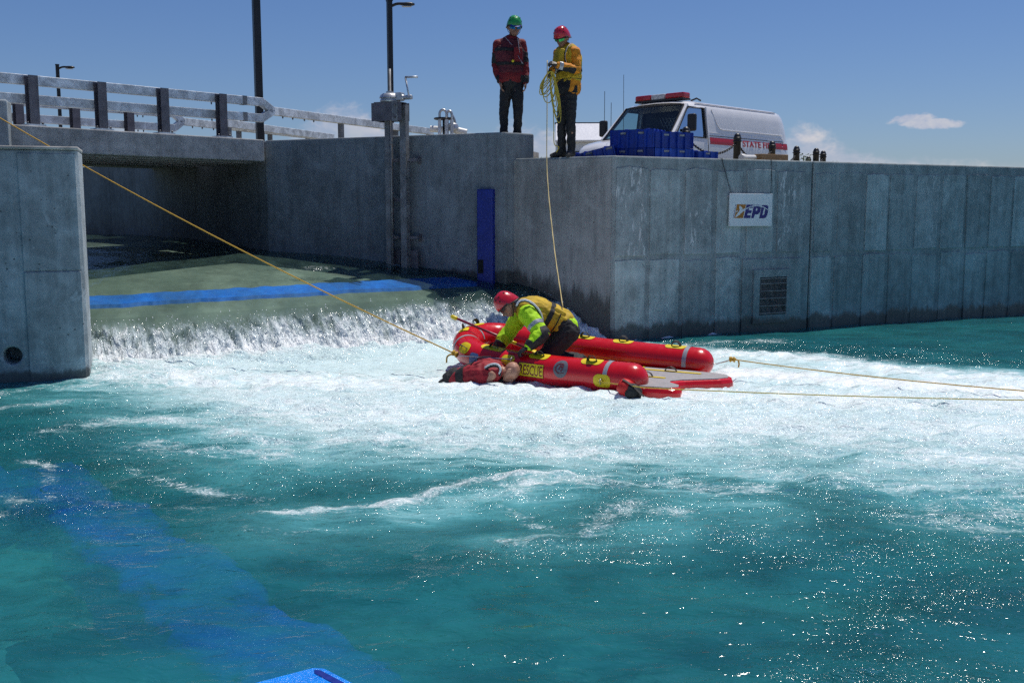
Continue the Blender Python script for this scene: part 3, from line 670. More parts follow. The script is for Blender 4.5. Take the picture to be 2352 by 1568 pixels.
hm2 = np.exp(-(((S - 4.4) / .35) ** 2 + ((Tt + .95) / .2) ** 2)); Zf += .035 * hm2
Xf = WA.x + we.x * S + wn.x * (Tt + push); Yf = WA.y + we.y * S + wn.y * (Tt + push)
foamf = np.clip(br_ * (.28 + .5 * np.clip((Tt - .95) / .4, 0, 1) + .42 * np.clip(fbm(S * 8 + 3, Tt * 2.0, 4, .6), 0, 1)), 0, 1)
foamf = np.maximum(foamf, np.maximum(.32 * hmp, .40 * hm2))
aerf = np.clip(br_ * (.58 + .45 * np.clip((Tt - .95) / .4, 0, 1) + .45 * fbm(S * 9, Tt * 2.2, 4, .6)), 0, 1)
roughf = np.clip(.10 + br_ * .95 + .3 * np.clip((S - 4.0) / 1.5, 0, 1) * np.clip(1.5 + Tt, 0, 1) + .5 * hmp + .4 * hm2, 0, 1)
vec = np.stack([S, Tt, np.zeros_like(S)], -1)
fo_ = bpy.data.objects.new('channel_water', grid_mesh('channel_water', Xf, Yf, Zf, {'foam': foamf, 'aer': aerf, 'rough': roughf}, vec, flip=True)); fo_.data.materials.append(M_flow); COL.objects.link(fo_); props(fo_, kind='structure')
#@@OBJECTS
# ------------------------------------------------------------------ 2D shapes: lettering and emblems
def text_mesh(txt, size, bold=0.0, shear=0.0, spacing=1.0):
    cu = bpy.data.curves.new('lettering', 'FONT'); cu.body = txt; cu.size = size; cu.offset = bold * size; cu.shear = shear; cu.space_character = spacing
    cu.resolution_u = 3; cu.align_x = 'LEFT'
    ob = bpy.data.objects.new('lettering', cu); COL.objects.link(ob); bpy.context.view_layer.update()
    me = bpy.data.meshes.new_from_object(ob.evaluated_get(bpy.context.evaluated_depsgraph_get())); bpy.data.objects.remove(ob); bpy.data.curves.remove(cu)
    co = np.zeros(len(me.vertices) * 3); me.vertices.foreach_get('co', co); co = co.reshape(-1, 3)[:, :2]
    fs = [tuple(p.vertices) for p in me.polygons]; bpy.data.meshes.remove(me)
    co -= co.min(0); return co, fs
def fill(loops):
    b = bmesh.new(); es = []
    for lp in loops:
        vs = [b.verts.new((x, y, 0)) for x, y in lp]; es += [b.edges.new((vs[i], vs[(i + 1) % len(vs)])) for i in range(len(vs))]
    bmesh.ops.triangle_fill(b, use_beauty=True, edges=es)
    b.verts.index_update(); co = np.array([v.co[:2] for v in b.verts]); fs = [tuple(v.index for v in f.verts) for f in b.faces]; b.free(); return co, fs
def slices(co, fs, step):
    """cut a flat shape into strips so that it can be wrapped round a tube"""
    b = bmesh.new(); vs = [b.verts.new((x, y, 0)) for x, y in co]
    for f in fs:
        try: b.faces.new([vs[i] for i in f])
        except ValueError: pass
    y = co[:, 1].min() + step
    while y < co[:, 1].max():
        bmesh.ops.bisect_plane(b, geom=b.verts[:] + b.edges[:] + b.faces[:], plane_co=(0, y, 0), plane_no=(0, 1, 0)); y += step
    b.verts.index_update(); c = np.array([v.co[:2] for v in b.verts]); f = [tuple(v.index for v in p.verts) for p in b.faces]; b.free(); return c, f
def flat_on(shape, fn): co, fs = shape; m_ = MB(); m_.add([fn(x, y) for x, y in co], fs); return m_
def rrect(x0, y0, x1, y1, r, n=6):
    p = []
    for cx, cy, a0 in ((x1 - r, y1 - r, 0), (x0 + r, y1 - r, 90), (x0 + r, y0 + r, 180), (x1 - r, y0 + r, 270)):
        p += [(cx + r * math.cos(R(a0 + 90 * k / n)), cy + r * math.sin(R(a0 + 90 * k / n))) for k in range(n + 1)]
    return p
def disc(cx, cy, rx, ry, n=28): return [(cx + rx * math.cos(2 * math.pi * k / n), cy + ry * math.sin(2 * math.pi * k / n)) for k in range(n)]

# ------------------------------------------------------------------ sign on the wall
M_sign = basic('sign_white', (.74, .77, .78), .4, var=.05, scale=4); M_signblue = basic('sign_ink_blue', (.018, .014, .16), .45); M_signor = basic('sign_ink_orange', (.42, .16, .012), .5)
sg = thing('wall_sign', wpt(2.388, 1.62, .06), 'white square sign with orange and dark blue EPD logo on the wall', 'sign')
SW, SH = .812, .488
def sgp(px, py, out=.075):      # sheet position of the sign artwork
    u = (px - 190) / 1155.; v = 1 - (py - 266) / 916.
    return wpt(1.982 + u * SW - (1 - v) * .012, 1.62 + v * SH + (.5 - u) * .004, out)
mb = MB(); mb.prism([tuple(wpt(1.982, 0, .045)[:2]), tuple(wpt(2.794, 0, .045)[:2]), tuple(wpt(2.794, 0, .072)[:2]), tuple(wpt(1.982, 0, .072)[:2])], 1.62, 2.108); put('board', mb, M_sign, sg, bevel=.004)
def art(name, loops, mat, o=.075): return put(name, flat_on(fill(loops), lambda x, y: sgp(x, y, o)), mat, sg)
art('emblem', [[(385, 572), (625, 575), (560, 957), (330, 955)]], M_signor)
art('kayaker', [[(345, 938), (372, 872), (412, 815), (445, 768), (462, 712), (446, 665), (448, 620), (470, 604), (488, 640), (520, 655), (534, 682), (516, 724), (556, 706), (612, 676), (596, 728), (540, 782), (468, 858), (402, 912)], [(370, 772), (410, 728), (418, 752), (372, 796)]][:1], M_sign, .0765)
art('paddle', [[(366, 775), (405, 732), (418, 745), (376, 800)]], M_sign, .0768)
art('letter_e', [[(645, 578), (825, 582), (810, 672), (715, 672), (703, 738), (792, 740), (778, 818), (682, 820), (671, 878), (770, 880), (757, 960), (583, 958)]], M_signblue)
art('letter_p', [[(845, 585), (985, 585), (1025, 612), (1036, 690), (1014, 790), (965, 848), (878, 852), (850, 960), (780, 960)], [(906, 680), (945, 680), (951, 702), (937, 742), (920, 752), (893, 752)]], M_signblue)
art('letter_d', [[(1062, 588), (1198, 588), (1236, 620), (1242, 720), (1218, 870), (1182, 946), (1130, 962), (1000, 962)], [(1120, 682), (1154, 682), (1160, 702), (1132, 856), (1115, 872), (1086, 872)]], M_signblue)
ar_ = [(570, 752), (640, 690), (730, 640), (830, 614), (920, 606), (1010, 616), (1100, 640), (1180, 680), (1230, 732)]
art('swoosh', [[(x, y - 11) for x, y in ar_] + [(x, y + (13 if i else 30)) for i, (x, y) in list(enumerate(ar_))[::-1]]], M_sign, .0775)
for k in range(11):
    y0 = 575 + k * 35; x0 = 347 - k * 4.8; art('caption', [[(x0, y0), (x0 + 15, y0), (x0 + 11, y0 + 24), (x0 - 4, y0 + 24)]], M_signblue)
for (x, y) in ((235, 300), (1310, 305), (1300, 1130), (215, 1135)): art('rivet', [disc(x, y, 14, 12, 8)], M_alu, .0755)
M_wire = basic('dark_cord', (.02, .018, .018), .7)
for (s_top, px) in ((1.86, 215), (2.80, 1335)):
    cr_ = thing('hanging_cord', wpt(s_top, ZT), 'thin dark cord holding up the %s top corner of the EPD sign' % ('left' if px < 500 else 'right'), 'cord')
    for k, ox in ((0, 0), (1, 26 if px < 500 else -40)):
        a_ = wpt(s_top + .01 * k, ZT + .004, -.05); b_ = wpt(s_top + .006 * k, ZT + .004, .01); e_ = sgp(px + ox, 266, .06)
        m_ = MB(); m_.tube([wpt(s_top, ZT + .01, -.3), a_, b_] + bez(b_ - V(0, 0, .02), (b_ + e_) / 2 + nR * .02 + V(0, 0, -.05), e_, 8)[1:], .003, 6); put('strand', m_, M_wire, cr_)

# ------------------------------------------------------------------ sluice gate lift against the channel wall
def w2(x, out=.0, z=0.0): p = online(x, W2R, W2L) - b2 * out; return V(p.x, p.y, z)
gl_ = thing('sluice_gate', w2(918, .2, .9), 'grey steel sluice gate frame with screw stem and crank on top', 'sluice gate')
Mg = frame(-d2)
xl, xr = 909, 944
for x in (xl, xr):
    m_ = MB(); p = w2(x, .22); wd = .105 if x == xr else .085
    m_.box(p + V(0, 0, 2.12), (wd, .012, 2.65), Mg); m_.box(p + d2 * (wd / 2 - .006) + b2 * .05 + V(0, 0, 2.12), (.012, .1, 2.65), Mg); m_.box(p - d2 * (wd / 2 - .006) + b2 * .05 + V(0, 0, 2.12), (.012, .1, 2.65), Mg)
    put('guide_rail', m_, M_galvd, gl_)
yk = w2(918, .22); m_ = MB()
m_.box(w2(917, .34, 3.335), (.52, .012, .27), Mg); m_.box(w2(917, .10, 3.335), (.52, .012, .27), Mg); m_.box(w2(917, .22, 3.475), (.42, .26, .014), Mg); m_.box(w2(894, .22, 3.335), (.012, .25, .28), Mg)
put('yoke', m_, M_post, gl_)
m_ = MB(); m_.box(w2(937, .352, 3.335), (.10, .014, .29), Mg); put('angle_cleat', m_, M_galvd, gl_)
for z in (3.25, 3.42):
    m_ = MB(); m_.lathe([(.016, 0), (.016, .02), (.008, .026)], w2(938, .36, z), axis=-b2, n=6); put('bolt', m_, M_bolt, gl_)
cst = w2(917, .22)
m_ = MB(); m_.tube([cst + V(0, 0, .9), cst + V(0, 0, 3.98)], .018, 10); put('screw_stem', m_, M_galvd, gl_, smooth=True)
m_ = MB(); m_.lathe([(.03, 2.86), (.03, 2.9)], cst, n=10); put('stem_collar', m_, M_galvd, gl_)
gb = cst + V(0, 0, 3.485); m_ = MB(); m_.lathe([(.15, 0), (.155, .02), (.15, .03), (.14, .055), (.165, .06), (.15, .10), (.12, .125), (.06, .13), (.06, .16), (.03, .165)], gb, n=24); go = put('gear_housing', m_, M_alu, gl_); smooth_by_angle(go)
m_ = MB(); m_.box(gb - d2 * .17 + V(0, 0, .075), (.10, .12, .12), Mg); m_.lathe([(.045, 0), (.05, .05), (.035, .06), (.035, .2)], gb - d2 * .18 + V(0, 0, .06), axis=-d2, n=16); put('pinion_box', m_, M_alu, gl_, bevel=.01)
c0 = gb - d2 * .33 + V(0, 0, .06); c1 = c0 + d2 * .06 + V(0, 0, .30); c2 = c1 - d2 * .21 - V(0, 0, .01)
m_ = MB(); m_.tube([c0 + d2 * .01, c0, c1], .014, 8); m_.tube([c1, c2], .016, 8); put('crank', m_, M_alu, gl_, smooth=True)
for z in (1.44, 2.62): 
    for x, sgn in ((xl, 1), (xr, -1)):
        m_ = MB(); p = w2(x, .12, z) - d2 * (.09 if sgn < 0 else -.0) ; q_ = w2(x + (22 if sgn < 0 else 14), .0, z)
        m_.box(q_ - b2 * .06, (.05, .12, .05), Mg); m_.box(q_ - b2 * .008, (.05, .014, .12), Mg); m_.bar(q_ - b2 * .1, w2(x, .17, z), .04, .04); put('wall_bracket', m_, M_post, gl_)
m_ = MB(); m_.box(w2(925, .14, 2.02), (.36, .03, .06), Mg); put('cross_brace', m_, M_post, gl_)
m_ = MB(); m_.box(w2(958, .10, .95), (.14, .05, .6), Mg); m_.box(w2(919, .10, .95), (.13, .04, .6), Mg); put('gate_leaf', m_, M_post, gl_, bevel=.006)
# blue steel slab
bs = thing('blue_slab', w2(1119, .05, .6), 'tall dark blue steel slab bolted to the end of the channel wall', 'slab')
m_ = MB(); pL, pR = w2(1101, .09), w2(1137, .09)
m_.prism([tuple(pL[:2]), tuple(pR[:2]), tuple((pR + b2 * .10)[:2]), tuple((pL + b2 * .10)[:2])], .45, 2.17); put('plate', m_, M_bluepaint, bs, bevel=.015)
m_ = MB(); m_.box(w2(1110, .096, 1.02), (.085, .012, .20), Mg); put('slot', m_, M_dark, bs)  # raised dark plate painted as the shade inside a slot

# ------------------------------------------------------------------ pump pipes on the wall top
pp = thing('pump_pipes', aty(1022, 310, 18.2), 'white pump pipes with bent hose loops and a black hand wheel on the wall top', 'pump')
zp = 18.0
def u_(x, y, d=zp): return aty(x, y, d)
m_ = MB(); m_.tube([u_(988, 296), u_(1016, 298)], .055, 18); po_ = put('pipe', m_, M_pvc, pp); smooth_by_angle(po_)
m_ = MB(); m_.tube([u_(1038, 297), u_(1072, 305)], .06, 18); smooth_by_angle(put('pipe', m_, M_pvc, pp))
m_ = MB(); m_.lathe([(.03, -.02), (.10, -.02), (.11, 0), (.11, .03), (.09, .09), (.04, .12), (.012, .13), (.02, .16)], u_(1040, 298), n=22); smooth_by_angle(put('valve_body', m_, M_alu, pp))
for x0, x1, dd in ((1010, 1026, zp - .12), (1027, 1038, zp - .1)):
    a_, b_ = u_(x0, 312, dd), u_(x1, 312, dd); tz = u_(x0, 262, dd).z; rad = abs(b_.x - a_.x) / 2; cxm = (a_.x + b_.x) / 2
    arc_ = [V(cxm - rad * math.cos(R(k * 15)), a_.y, tz + rad * 1.2 * math.sin(R(k * 15))) for k in range(13)]
    m_ = MB(); m_.tube([a_ - V(0, 0, .3)] + arc_ + [b_ - V(0, 0, .3)], .021, 12); put('bent_pipe', m_, M_alu, pp, smooth=True)
    for e_ in (a_, b_): m_ = MB(); m_.tube([V(e_.x, e_.y, tz - .10), V(e_.x, e_.y, e_.z - .3)], .030, 10); put('sleeve', m_, M_galv, pp)
m_ = MB(); m_.tube(spline([u_(1034, 256, zp), u_(1044, 275, zp), u_(1048, 300, zp), u_(1047, 318, zp)], 6), .02, 10); put('hose', m_, M_alu, pp, smooth=True)
c_ = u_(1019, 273); m_ = MB(); m_.tube([c_ + V(.155 * math.cos(2 * math.pi * k / 28), .155 * math.sin(2 * math.pi * k / 28), 0) for k in range(28)], .016, 8, closed=True)
for k in range(3): a_ = 2 * math.pi * k / 3; m_.tube([c_, c_ + V(.15 * math.cos(a_), .15 * math.sin(a_), 0)], .010, 6)
put('hand_wheel', m_, M_black, pp, smooth=True)
m_ = MB(); m_.tube([c_, c_ - V(0, 0, .3)], .02, 8); put('wheel_stem', m_, M_black, pp)

# ------------------------------------------------------------------ lamp posts
def lamp(x, ybase, d, r, label, top=6.42, side=1):
    p = aty(x, 400, d); zb = 2.15; t_ = thing('lamp_post', (p.x, p.y, zb), label, 'lamp post', 'street lamps on the far bank')
    m_ = MB(); m_.box((p.x, p.y, (zb + top) / 2), (r * 2, r * 2, top - zb), rotz(.5)); put('pole', m_, M_black, t_, bevel=.008)
    m_ = MB(); m_.box((p.x, p.y, top + .01), (r * 2.3, r * 2.3, .03), rotz(.5)); put('pole_cap', m_, M_black, t_)
    m_ = MB(); m_.tube(spline([(p.x + r, p.y, top - .10), (p.x + .16, p.y, top - .06), (p.x + .3, p.y, top - .055)], 5), .03, 8); put('arm', m_, M_black, t_, smooth=True)
    m_ = MB(); m_.lathe([(.01, 0), (.06, .04), (.085, .15), (.09, .26), (.05, .33), (.01, .345)], (p.x + .2, p.y, top - .06), axis=(1, 0, -.06), n=14)
    for v in m_.v: v.z = top - .06 + (v.z - top + .06) * .45
    hd = put('lamp_head', m_, M_black, t_, smooth=True)
    m_ = MB(); m_.box((p.x + .37, p.y, top - .115), (.2, .1, .012)); put('lens', m_, M_alu, hd)
lamp(600, 320, 19.6, .066, 'tall thick black lamp post beside the end of the bridge', 6.9)
lamp(900, 232, 22.6, .052, 'black lamp post with flat lamp head behind the sluice gate', 6.29)
lamp(145, 290, 33.0, .052, 'small distant black lamp post behind the bridge railing', 6.39)

# ------------------------------------------------------------------ bollards and chains
def bollard_mesh(h):
    m_ = MB(); m_.lathe([(.062, 0), (.062, h - .15), (.068, h - .145), (.068, h - .125), (.062, h - .12), (.070, h - .09), (.070, h - .075), (.062, h - .07), (.058, h - .045), (.042, h - .015), (.018, h - .002), (.002, h)], (0, 0, 0), n=20)
    return m_
bl_pos = [(1576, 291, 16.1), (1694, 306, 17.55), (1774, 324, 19.45), (1830, 335, 20.9), (1875, 340, 21.6), (1891, 346, 22.5), (1857, 359, 24.8)]
bl_lab = ['black bollard with only its dome showing above the blue blocks', 'tallest black bollard, in front of the van side', 'black bollard behind the timber beam', 'black bollard just right of the van', 'black bollard with chain, leftmost of the close pair at the end', 'black bollard, rightmost of the row', 'small black bollard partly sunk behind green leaves']
BL = []
bm_ = None
for (x, y, d), lab in zip(bl_pos, bl_lab):
    tpv = aty(x, y, d); p = V(tpv.x, tpv.y, tpv.z - .98)
    if bm_ is None:
        rt = thing('bollard', p, lab, 'bollard', 'black bollards with chain'); m_ = bollard_mesh(.98); me = m_.mesh('post')
        me.materials.append(M_black); bo = bpy.data.objects.new('post', me); COL.objects.link(bo); bo.parent = rt; smooth_by_angle(bo, 50)
        m2 = MB(); m2.tube([V(.075 * math.cos(a_ * .7), .075 * math.sin(a_ * .7), .845) for a_ in range(9)], .008, 6, closed=True); me2 = m2.mesh('chain_ring'); me2.materials.append(M_black); ro_ = bpy.data.objects.new('chain_ring', me2); COL.objects.link(ro_); ro_.parent = rt; ORG[bo.name] = ORG[ro_.name] = V(0, 0, 0); bm_ = rt
    else: rt = copy_tree(bm_, label=lab); rt.location = p
    BL.append(V(p.x, p.y, p.z + .845))
def chain(a, b, label, sag=.22, step=.043):
    path = []; n = 40
    for k in range(n + 1):
        u = k / n; q = a.lerp(b, u); q.z -= sag * 4 * u * (1 - u); path.append(q)
    cum = [0]
    for p, q in zip(path[:-1], path[1:]): cum.append(cum[-1] + (q - p).length)
    m_ = MB(); L = cum[-1]; k = int(L / step)
    for i in range(k):
        s = (i + .5) * L / k; j = max(1, next(j for j, c in enumerate(cum) if c >= s)); d = (path[j] - path[j - 1]).normalized(); c_ = path[j - 1].lerp(path[j], (s - cum[j - 1]) / (cum[j] - cum[j - 1]))
        sd = d.cross(V(0, 0, 1)).normalized(); up = sd.cross(d); w_ = sd if i % 2 else up
        m_.tube([c_ + d * .032 * math.cos(R(30 * q)) + w_ * .017 * math.sin(R(30 * q)) for q in range(12)], .0065, 5, closed=True)
    put('chain', m_, M_black, at=a, smooth=True, label=label, cat='chain', group='chains between bollards')
cl = ['black chain from the blue blocks up to the tallest bollard', 'black chain sagging across the lettering on the van', 'black chain between the van corner and the next bollard', 'black chain just left of the close pair of bollards', 'short black chain between the close pair of bollards', 'black chain running back to the small sunken bollard']
chs = [(0, 1, .22), (1, 2, .25), (2, 3, .22), (3, 4, .3), (4, 5, .12), (4, 6, .2)]
for (i, j, sg_), lab in zip(chs, cl): chain(BL[i] - V(0, 0, .02), BL[j] - V(0, 0, .02), lab, sg_)

# ------------------------------------------------------------------ blue blocks behind the wall edge
M_blues = [M_blue, basic('blue_plastic_faded', (.012, .075, .44), .5, 0, var=.15, bump=.25, bscale=120), basic('blue_plastic_dark', (.004, .032, .27), .4, 0, var=.12, bump=.25, bscale=120)]
BN = [0]
M_slot = basic('slot_grey', (.30, .31, .32), .5, var=.3, scale=20)
def ribbed_block(name_at, L, W, H, M, label, ribs=7, group='blue plastic blocks stacked on the wall'):
    """hollow moulded block: waisted ribs round the sides, flat lid, white slot labels"""
    at = Vector(name_at); t_ = thing('plastic_block', at, label, 'block', group)
    out = []
    def side(p, q, n):
        d = (q - p); nrm = Vector((d.y, -d.x)).normalized()
        for k in range(n):
            for f_, o_ in ((.02, 0), (.10, .0), (.16, -.028), (.84, -.028), (.90, 0)): out.append(p + d * ((k + f_) / n) + nrm * o_)
    c = [Vector((-L / 2, -W / 2)), Vector((L / 2, -W / 2)), Vector((L / 2, W / 2)), Vector((-L / 2, W / 2))]
    nn = [ribs, max(2, round(ribs * W / L)), ribs, max(2, round(ribs * W / L))]
    for k in range(4): side(c[k], c[(k + 1) % 4], nn[k])
    m_ = MB(); n = len(out)
    def ring(sc, z): return [at + M @ V(p.x * sc, p.y * sc, z) for p in out]
    rows = [ring(1, 0), ring(1, H * .94), ring(.985, H)]
    m_.add([p for r_ in rows for p in r_], [(r_ * n + i, r_ * n + (i + 1) % n, (r_ + 1) * n + (i + 1) % n, (r_ + 1) * n + i) for r_ in range(2) for i in range(n)] + [tuple(range(n))[::-1], tuple(range(2 * n, 3 * n))])
    BN[0] += 1; put('body', m_, M_blues[(BN[0] * 2) % 3], t_)
    for k in range(ribs):
        if k % 2 == 0: continue
        x = -L / 2 + (k + .5) * L / ribs; m_ = MB(); m_.box(at + M @ V(x, -W / 2 + .012, H * .80), (L / ribs * .62, .012, .026), M); put('slot_label', m_, M_slot, t_)
    for k in (.25, .75):
        m_ = MB(); m_.lathe([(.035, H), (.035, H + .018), (.02, H + .022)], at + M @ V(-L / 2 + k * L, 0, 0), n=12); put('lug', m_, M_blue, t_)
    return t_
cor = aty(1502, 350, 15.42); fL = frame(V(.86, -.5, 0)); fRt = frame(V(.87, .5, 0))
zb = 2.56
def blk(corner, M, off, L, W, z, H, label, ribs): return ribbed_block(V(corner.x, corner.y, z) + M @ V(off, W / 2, 0), L, W, H, M, label, ribs)
blk(cor, fL, -.37, .73, .44, zb, .22, 'lower left ribbed blue block of the double stack', 5)
blk(cor, fRt, .39, .74, .40, zb, .22, 'lower right ribbed blue block of the double stack', 5)
blk(cor, fL, -.36, .72, .44, zb + .223, .275, 'upper left ribbed blue block of the double stack', 5)
blk(cor, fRt, .385, .73, .40, zb + .223, .24, 'upper right ribbed blue block of the double stack', 5)
blk(aty(1604, 352, 16.05), fRt, .20, .40, .36, 2.60, .165, 'single low blue block right of the double stack', 3)
Ml = frame(V(.97, -.1, 0)); Mt = Ml @ Matrix.Rotation(R(-14), 3, 'Y')
p = aty(1372, 352, 15.75); ribbed_block(V(p.x - .02, p.y, 2.60), .62, .3, .16, Mt, 'tilted blue block leaning against the left end of the stack', 4)
p = aty(1345, 350, 16.1); ribbed_block(V(p.x, p.y, 2.55), .50, .3, .17, Ml, 'flat blue block behind the boots of the rope handler', 4)

# pipe, timber, grass on the wall top
p0, p1 = aty(1853 / 1.0, 0, 1), None
a_, b_ = aty(1703, 362, 16.75), aty(1752, 363, 17.15)
m_ = MB(); m_.tube([a_, b_], .045, 18); pi = thing('plastic_pipe', (a_ + b_) / 2 - V(0, 0, .05), 'short white plastic pipe lying on the wall between bollard and timber', 'pipe'); smooth_by_angle(put('barrel', m_, M_pvc, pi))
dd = (b_ - a_).normalized(); m_ = MB(); m_.lathe([(.053, -.01), (.058, .0), (.058, .07), (.05, .08)], a_ - dd * .0, axis=dd, n=18); smooth_by_angle(put('coupling', m_, M_pvc, pi))
m_ = MB(); a_, b_ = aty(1741, 362, 16.95), aty(1802, 364, 17.55); m_.bar(a_, b_, .14, .115); put('timber_beam', m_, M_wood, at=a_, bevel=.005, label='short rough timber beam lying on the wall top', cat='timber')
gp = []; gf = []; rg = random.Random(8)
def tuft(x, y, z, h, n, sp):
    for k in range(n):
        a_ = rg.uniform(0, 6.28); px, py = x + rg.gauss(0, sp), y + rg.gauss(0, sp); hh = h * rg.uniform(.5, 1.1); lx, ly = math.cos(a_) * hh * .4, math.sin(a_) * hh * .4; wx, wy = -math.sin(a_) * .006, math.cos(a_) * .006
        o = len(gp); gp.extend([(px - wx, py - wy, z), (px + wx, py + wy, z), (px + lx * .5 + wx, py + ly * .5 + wy, z + hh * .65), (px + lx * .5 - wx, py + ly * .5 - wy, z + hh * .65), (px + lx, py + ly, z + hh)]); gf.extend([(o, o + 1, o + 2, o + 3), (o + 3, o + 2, o + 4)])
for k in range(420):
    u = rg.random(); p = C0.lerp(C1, u) + V(.05, .38, 0); tuft(p.x + rg.uniform(-.1, .1), p.y + rg.uniform(0, .35), 2.54, .11, 8, .06)
for k in range(260):
    s = rg.uniform(0, 9); p = wpt(s, 0, -.36 - rg.uniform(0, .3)); tuft(p.x, p.y, 2.53, .075 + (.05 if rg.random() < .1 else 0), 5, .08)
mb = MB(); mb.add(gp, gf); put('grass', mb, M_grass, at=C0, kind='stuff', label='short green grass along the top of the wall', cat='grass')
def weed(x, y, d, label):
    p = aty(x, y, d); t_ = thing('weed', (p.x, p.y, p.z - .15), label, 'weed'); m_ = MB()
    for k in range(46):
        a_ = rg.uniform(0, 6.28); r_ = rg.uniform(.02, .17); c_ = V(p.x + r_ * math.cos(a_), p.y + r_ * math.sin(a_), p.z - .06 + rg.uniform(-.05, .09)); dd = V(math.cos(a_), math.sin(a_), rg.uniform(-.2, .7)).normalized(); sd = dd.cross(V(0, 0, 1)).normalized() * .02
        m_.add([c_, c_ + dd * .03 + sd, c_ + dd * .075, c_ + dd * .03 - sd], [(0, 1, 2, 3)])
    put('leaves', m_, M_grass, t_); m_ = MB(); m_.tube([V(p.x, p.y, p.z - .4), V(p.x, p.y, p.z)], .01, 6); put('stem', m_, M_grass, t_)
weed(1846, 358, 21.2, 'low leafy green weed between the end bollards')

# ------------------------------------------------------------------ fire van
M_white = basic('white_car_paint', (.78, .78, .80), .22, 0, var=.03, scale=3, coat=.6); M_redp = basic('red_vinyl', (.42, .012, .02), .35, var=.06)
M_tyre = basic('tyre_rubber', (.015, .015, .016), .8, var=.2); M_trim = basic('black_trim', (.013, .013, .015), .45)
def glass(name, col, alpha):
    m, t, out = new_mat(name); tr = t.node('ShaderNodeBsdfTransparent', {'Color': (*col, 1)}); gl = t.node('ShaderNodeBsdfGlossy', {'Roughness': .03}); fr_ = t.node('ShaderNodeFresnel', {'IOR': 1.5})
    n = t.noise(t.objc(), 3, 3); f = t.m('ADD', t.m('MULTIPLY', fr_.outputs[0], .9), t.m('MULTIPLY', n, alpha), clamp=True)
    mx = t.node('ShaderNodeMixShader'); t.l.new(f, mx.inputs[0]); t.l.new(tr.outputs[0], mx.inputs[1]); t.l.new(gl.outputs[0], mx.inputs[2]); t.l.new(mx.outputs[0], out.inputs[0]); return m
M_glass = glass('tinted_glass', (.62, .74, .76), .03)
M_redlens = basic('red_lens', (.42, .008, .012), .12, var=.1, coat=.5); M_clearlens = basic('clear_lens', (.55, .53, .52), .15, var=.2, scale=20)
vO = V(3.60, 23.30, 2.2); vf = V(-.708, -.706, 0).normalized(); vl = V(-vf.y, vf.x, 0)
def vp(x, y, z): return vO + vf * x + vl * y + V(0, 0, z)
Mv = Matrix((vf, vl, V(0, 0, 1))).transposed()
van = thing('fire_van', vO, 'white panel van with red light bar and red STATE FIRE lettering on its side', 'van')
SEC = [(.90, .34), (.965, .45), (.99, .70), (.99, 1.0), (.978, 1.16), (.962, 1.22), (.945, 1.45), (.92, 1.70), (.89, 1.85), (.835, 1.94), (.72, 1.99), (.4, 2.015), (0, 2.025)]
full = SEC + [(-y, z) for y, z in SEC[-2::-1]]
def rear_x(x, z): return x if x > -3.0 else x + .26 * max(0, (z - .85) / 1.15) ** 2
xs_ = [.05, -.6, -1.4, -2.2, -2.9, -3.2, -3.33, -3.38]
m_ = MB(); n = len(full); vs = []
for x in xs_:
    k = {-3.2: .99, -3.33: .965, -3.38: .93}.get(x, 1)
    for y, z in full: vs.append(vp(rear_x(x, z), y * k, .34 + (z - .34) * (1 - (1 - k) * .35)))
m_.add(vs, [(i * n + j, (i + 1) * n + j, (i + 1) * n + j + 1, i * n + j + 1) for i in range(len(xs_) - 1) for j in range(n - 1)] + [tuple(range((len(xs_) - 1) * n, len(xs_) * n))])
put('cargo_body', m_, M_white, van, smooth=True)
m_ = MB(); m_.box(vp(0, 0, 1.1), (.03, 1.7, 1.5), Mv); put('bulkhead', m_, M_trim, van)
LOW = SEC[:6]; hood = {1.28: 1.20, 1.6: 1.16, 1.9: 1.10, 2.1: 1.04, 2.2: .95, 2.26: .80}
m_ = MB(); vs = []; xs2 = [.05, .5, .9, 1.28]
for sgn in (1, -1):
    o_ = len(m_.v); pts = [vp(x, sgn * y, z) for x in xs2 for y, z in LOW]
    m_ = MB(); m_.add(pts, [(i * 6 + j, (i + 1) * 6 + j, (i + 1) * 6 + j + 1, i * 6 + j + 1) for i in range(3) for j in range(5)]); put('door', m_, M_white, van, smooth=True)

m_ = MB(); vs = []; hs2 = []
for x, zt_ in hood.items():
    k = 1 - .12 * max(0, (x - 1.6) / .66) ** 2
    prof_ = [(.90, .34), (.965, .45), (.99, .66), (.985, min(.9, zt_ - .12)), (.95, zt_ - .06), (.86, zt_ - .01), (.5, zt_ + .015), (0, zt_ + .02)]
    hs2.append([(y * k, z) for y, z in prof_] + [(-y * k, z) for y, z in prof_[-2::-1]])
n = len(hs2[0])
m_.add([vp(x, y, z) for x, row in zip(hood, hs2) for y, z in row], [(i * n + j, (i + 1) * n + j, (i + 1) * n + j + 1, i * n + j + 1) for i in range(len(hood) - 1) for j in range(n - 1)] + [tuple(range((len(hood) - 1) * n, len(hood) * n))])
put('bonnet', m_, M_white, van, smooth=True)
TOP = SEC[8:]; TOP = TOP + [(-y, z) for y, z in TOP[-2::-1]]; n = len(TOP); m_ = MB(); vs = []
for x, k, dz in ((.05, 1, 0), (.35, 1, 0), (.55, .99, -.015), (.68, .97, -.06)):
    vs += [vp(x, y * k, z + dz) for y, z in TOP]
m_.add(vs, [(i * n + j, (i + 1) * n + j, (i + 1) * n + j + 1, i * n + j + 1) for i in range(3) for j in range(n - 1)]); put('cab_roof', m_, M_white, van, smooth=True)
WS = {'bl': (1.34, .90, 1.2), 'tl': (.70, .78, 1.90)}
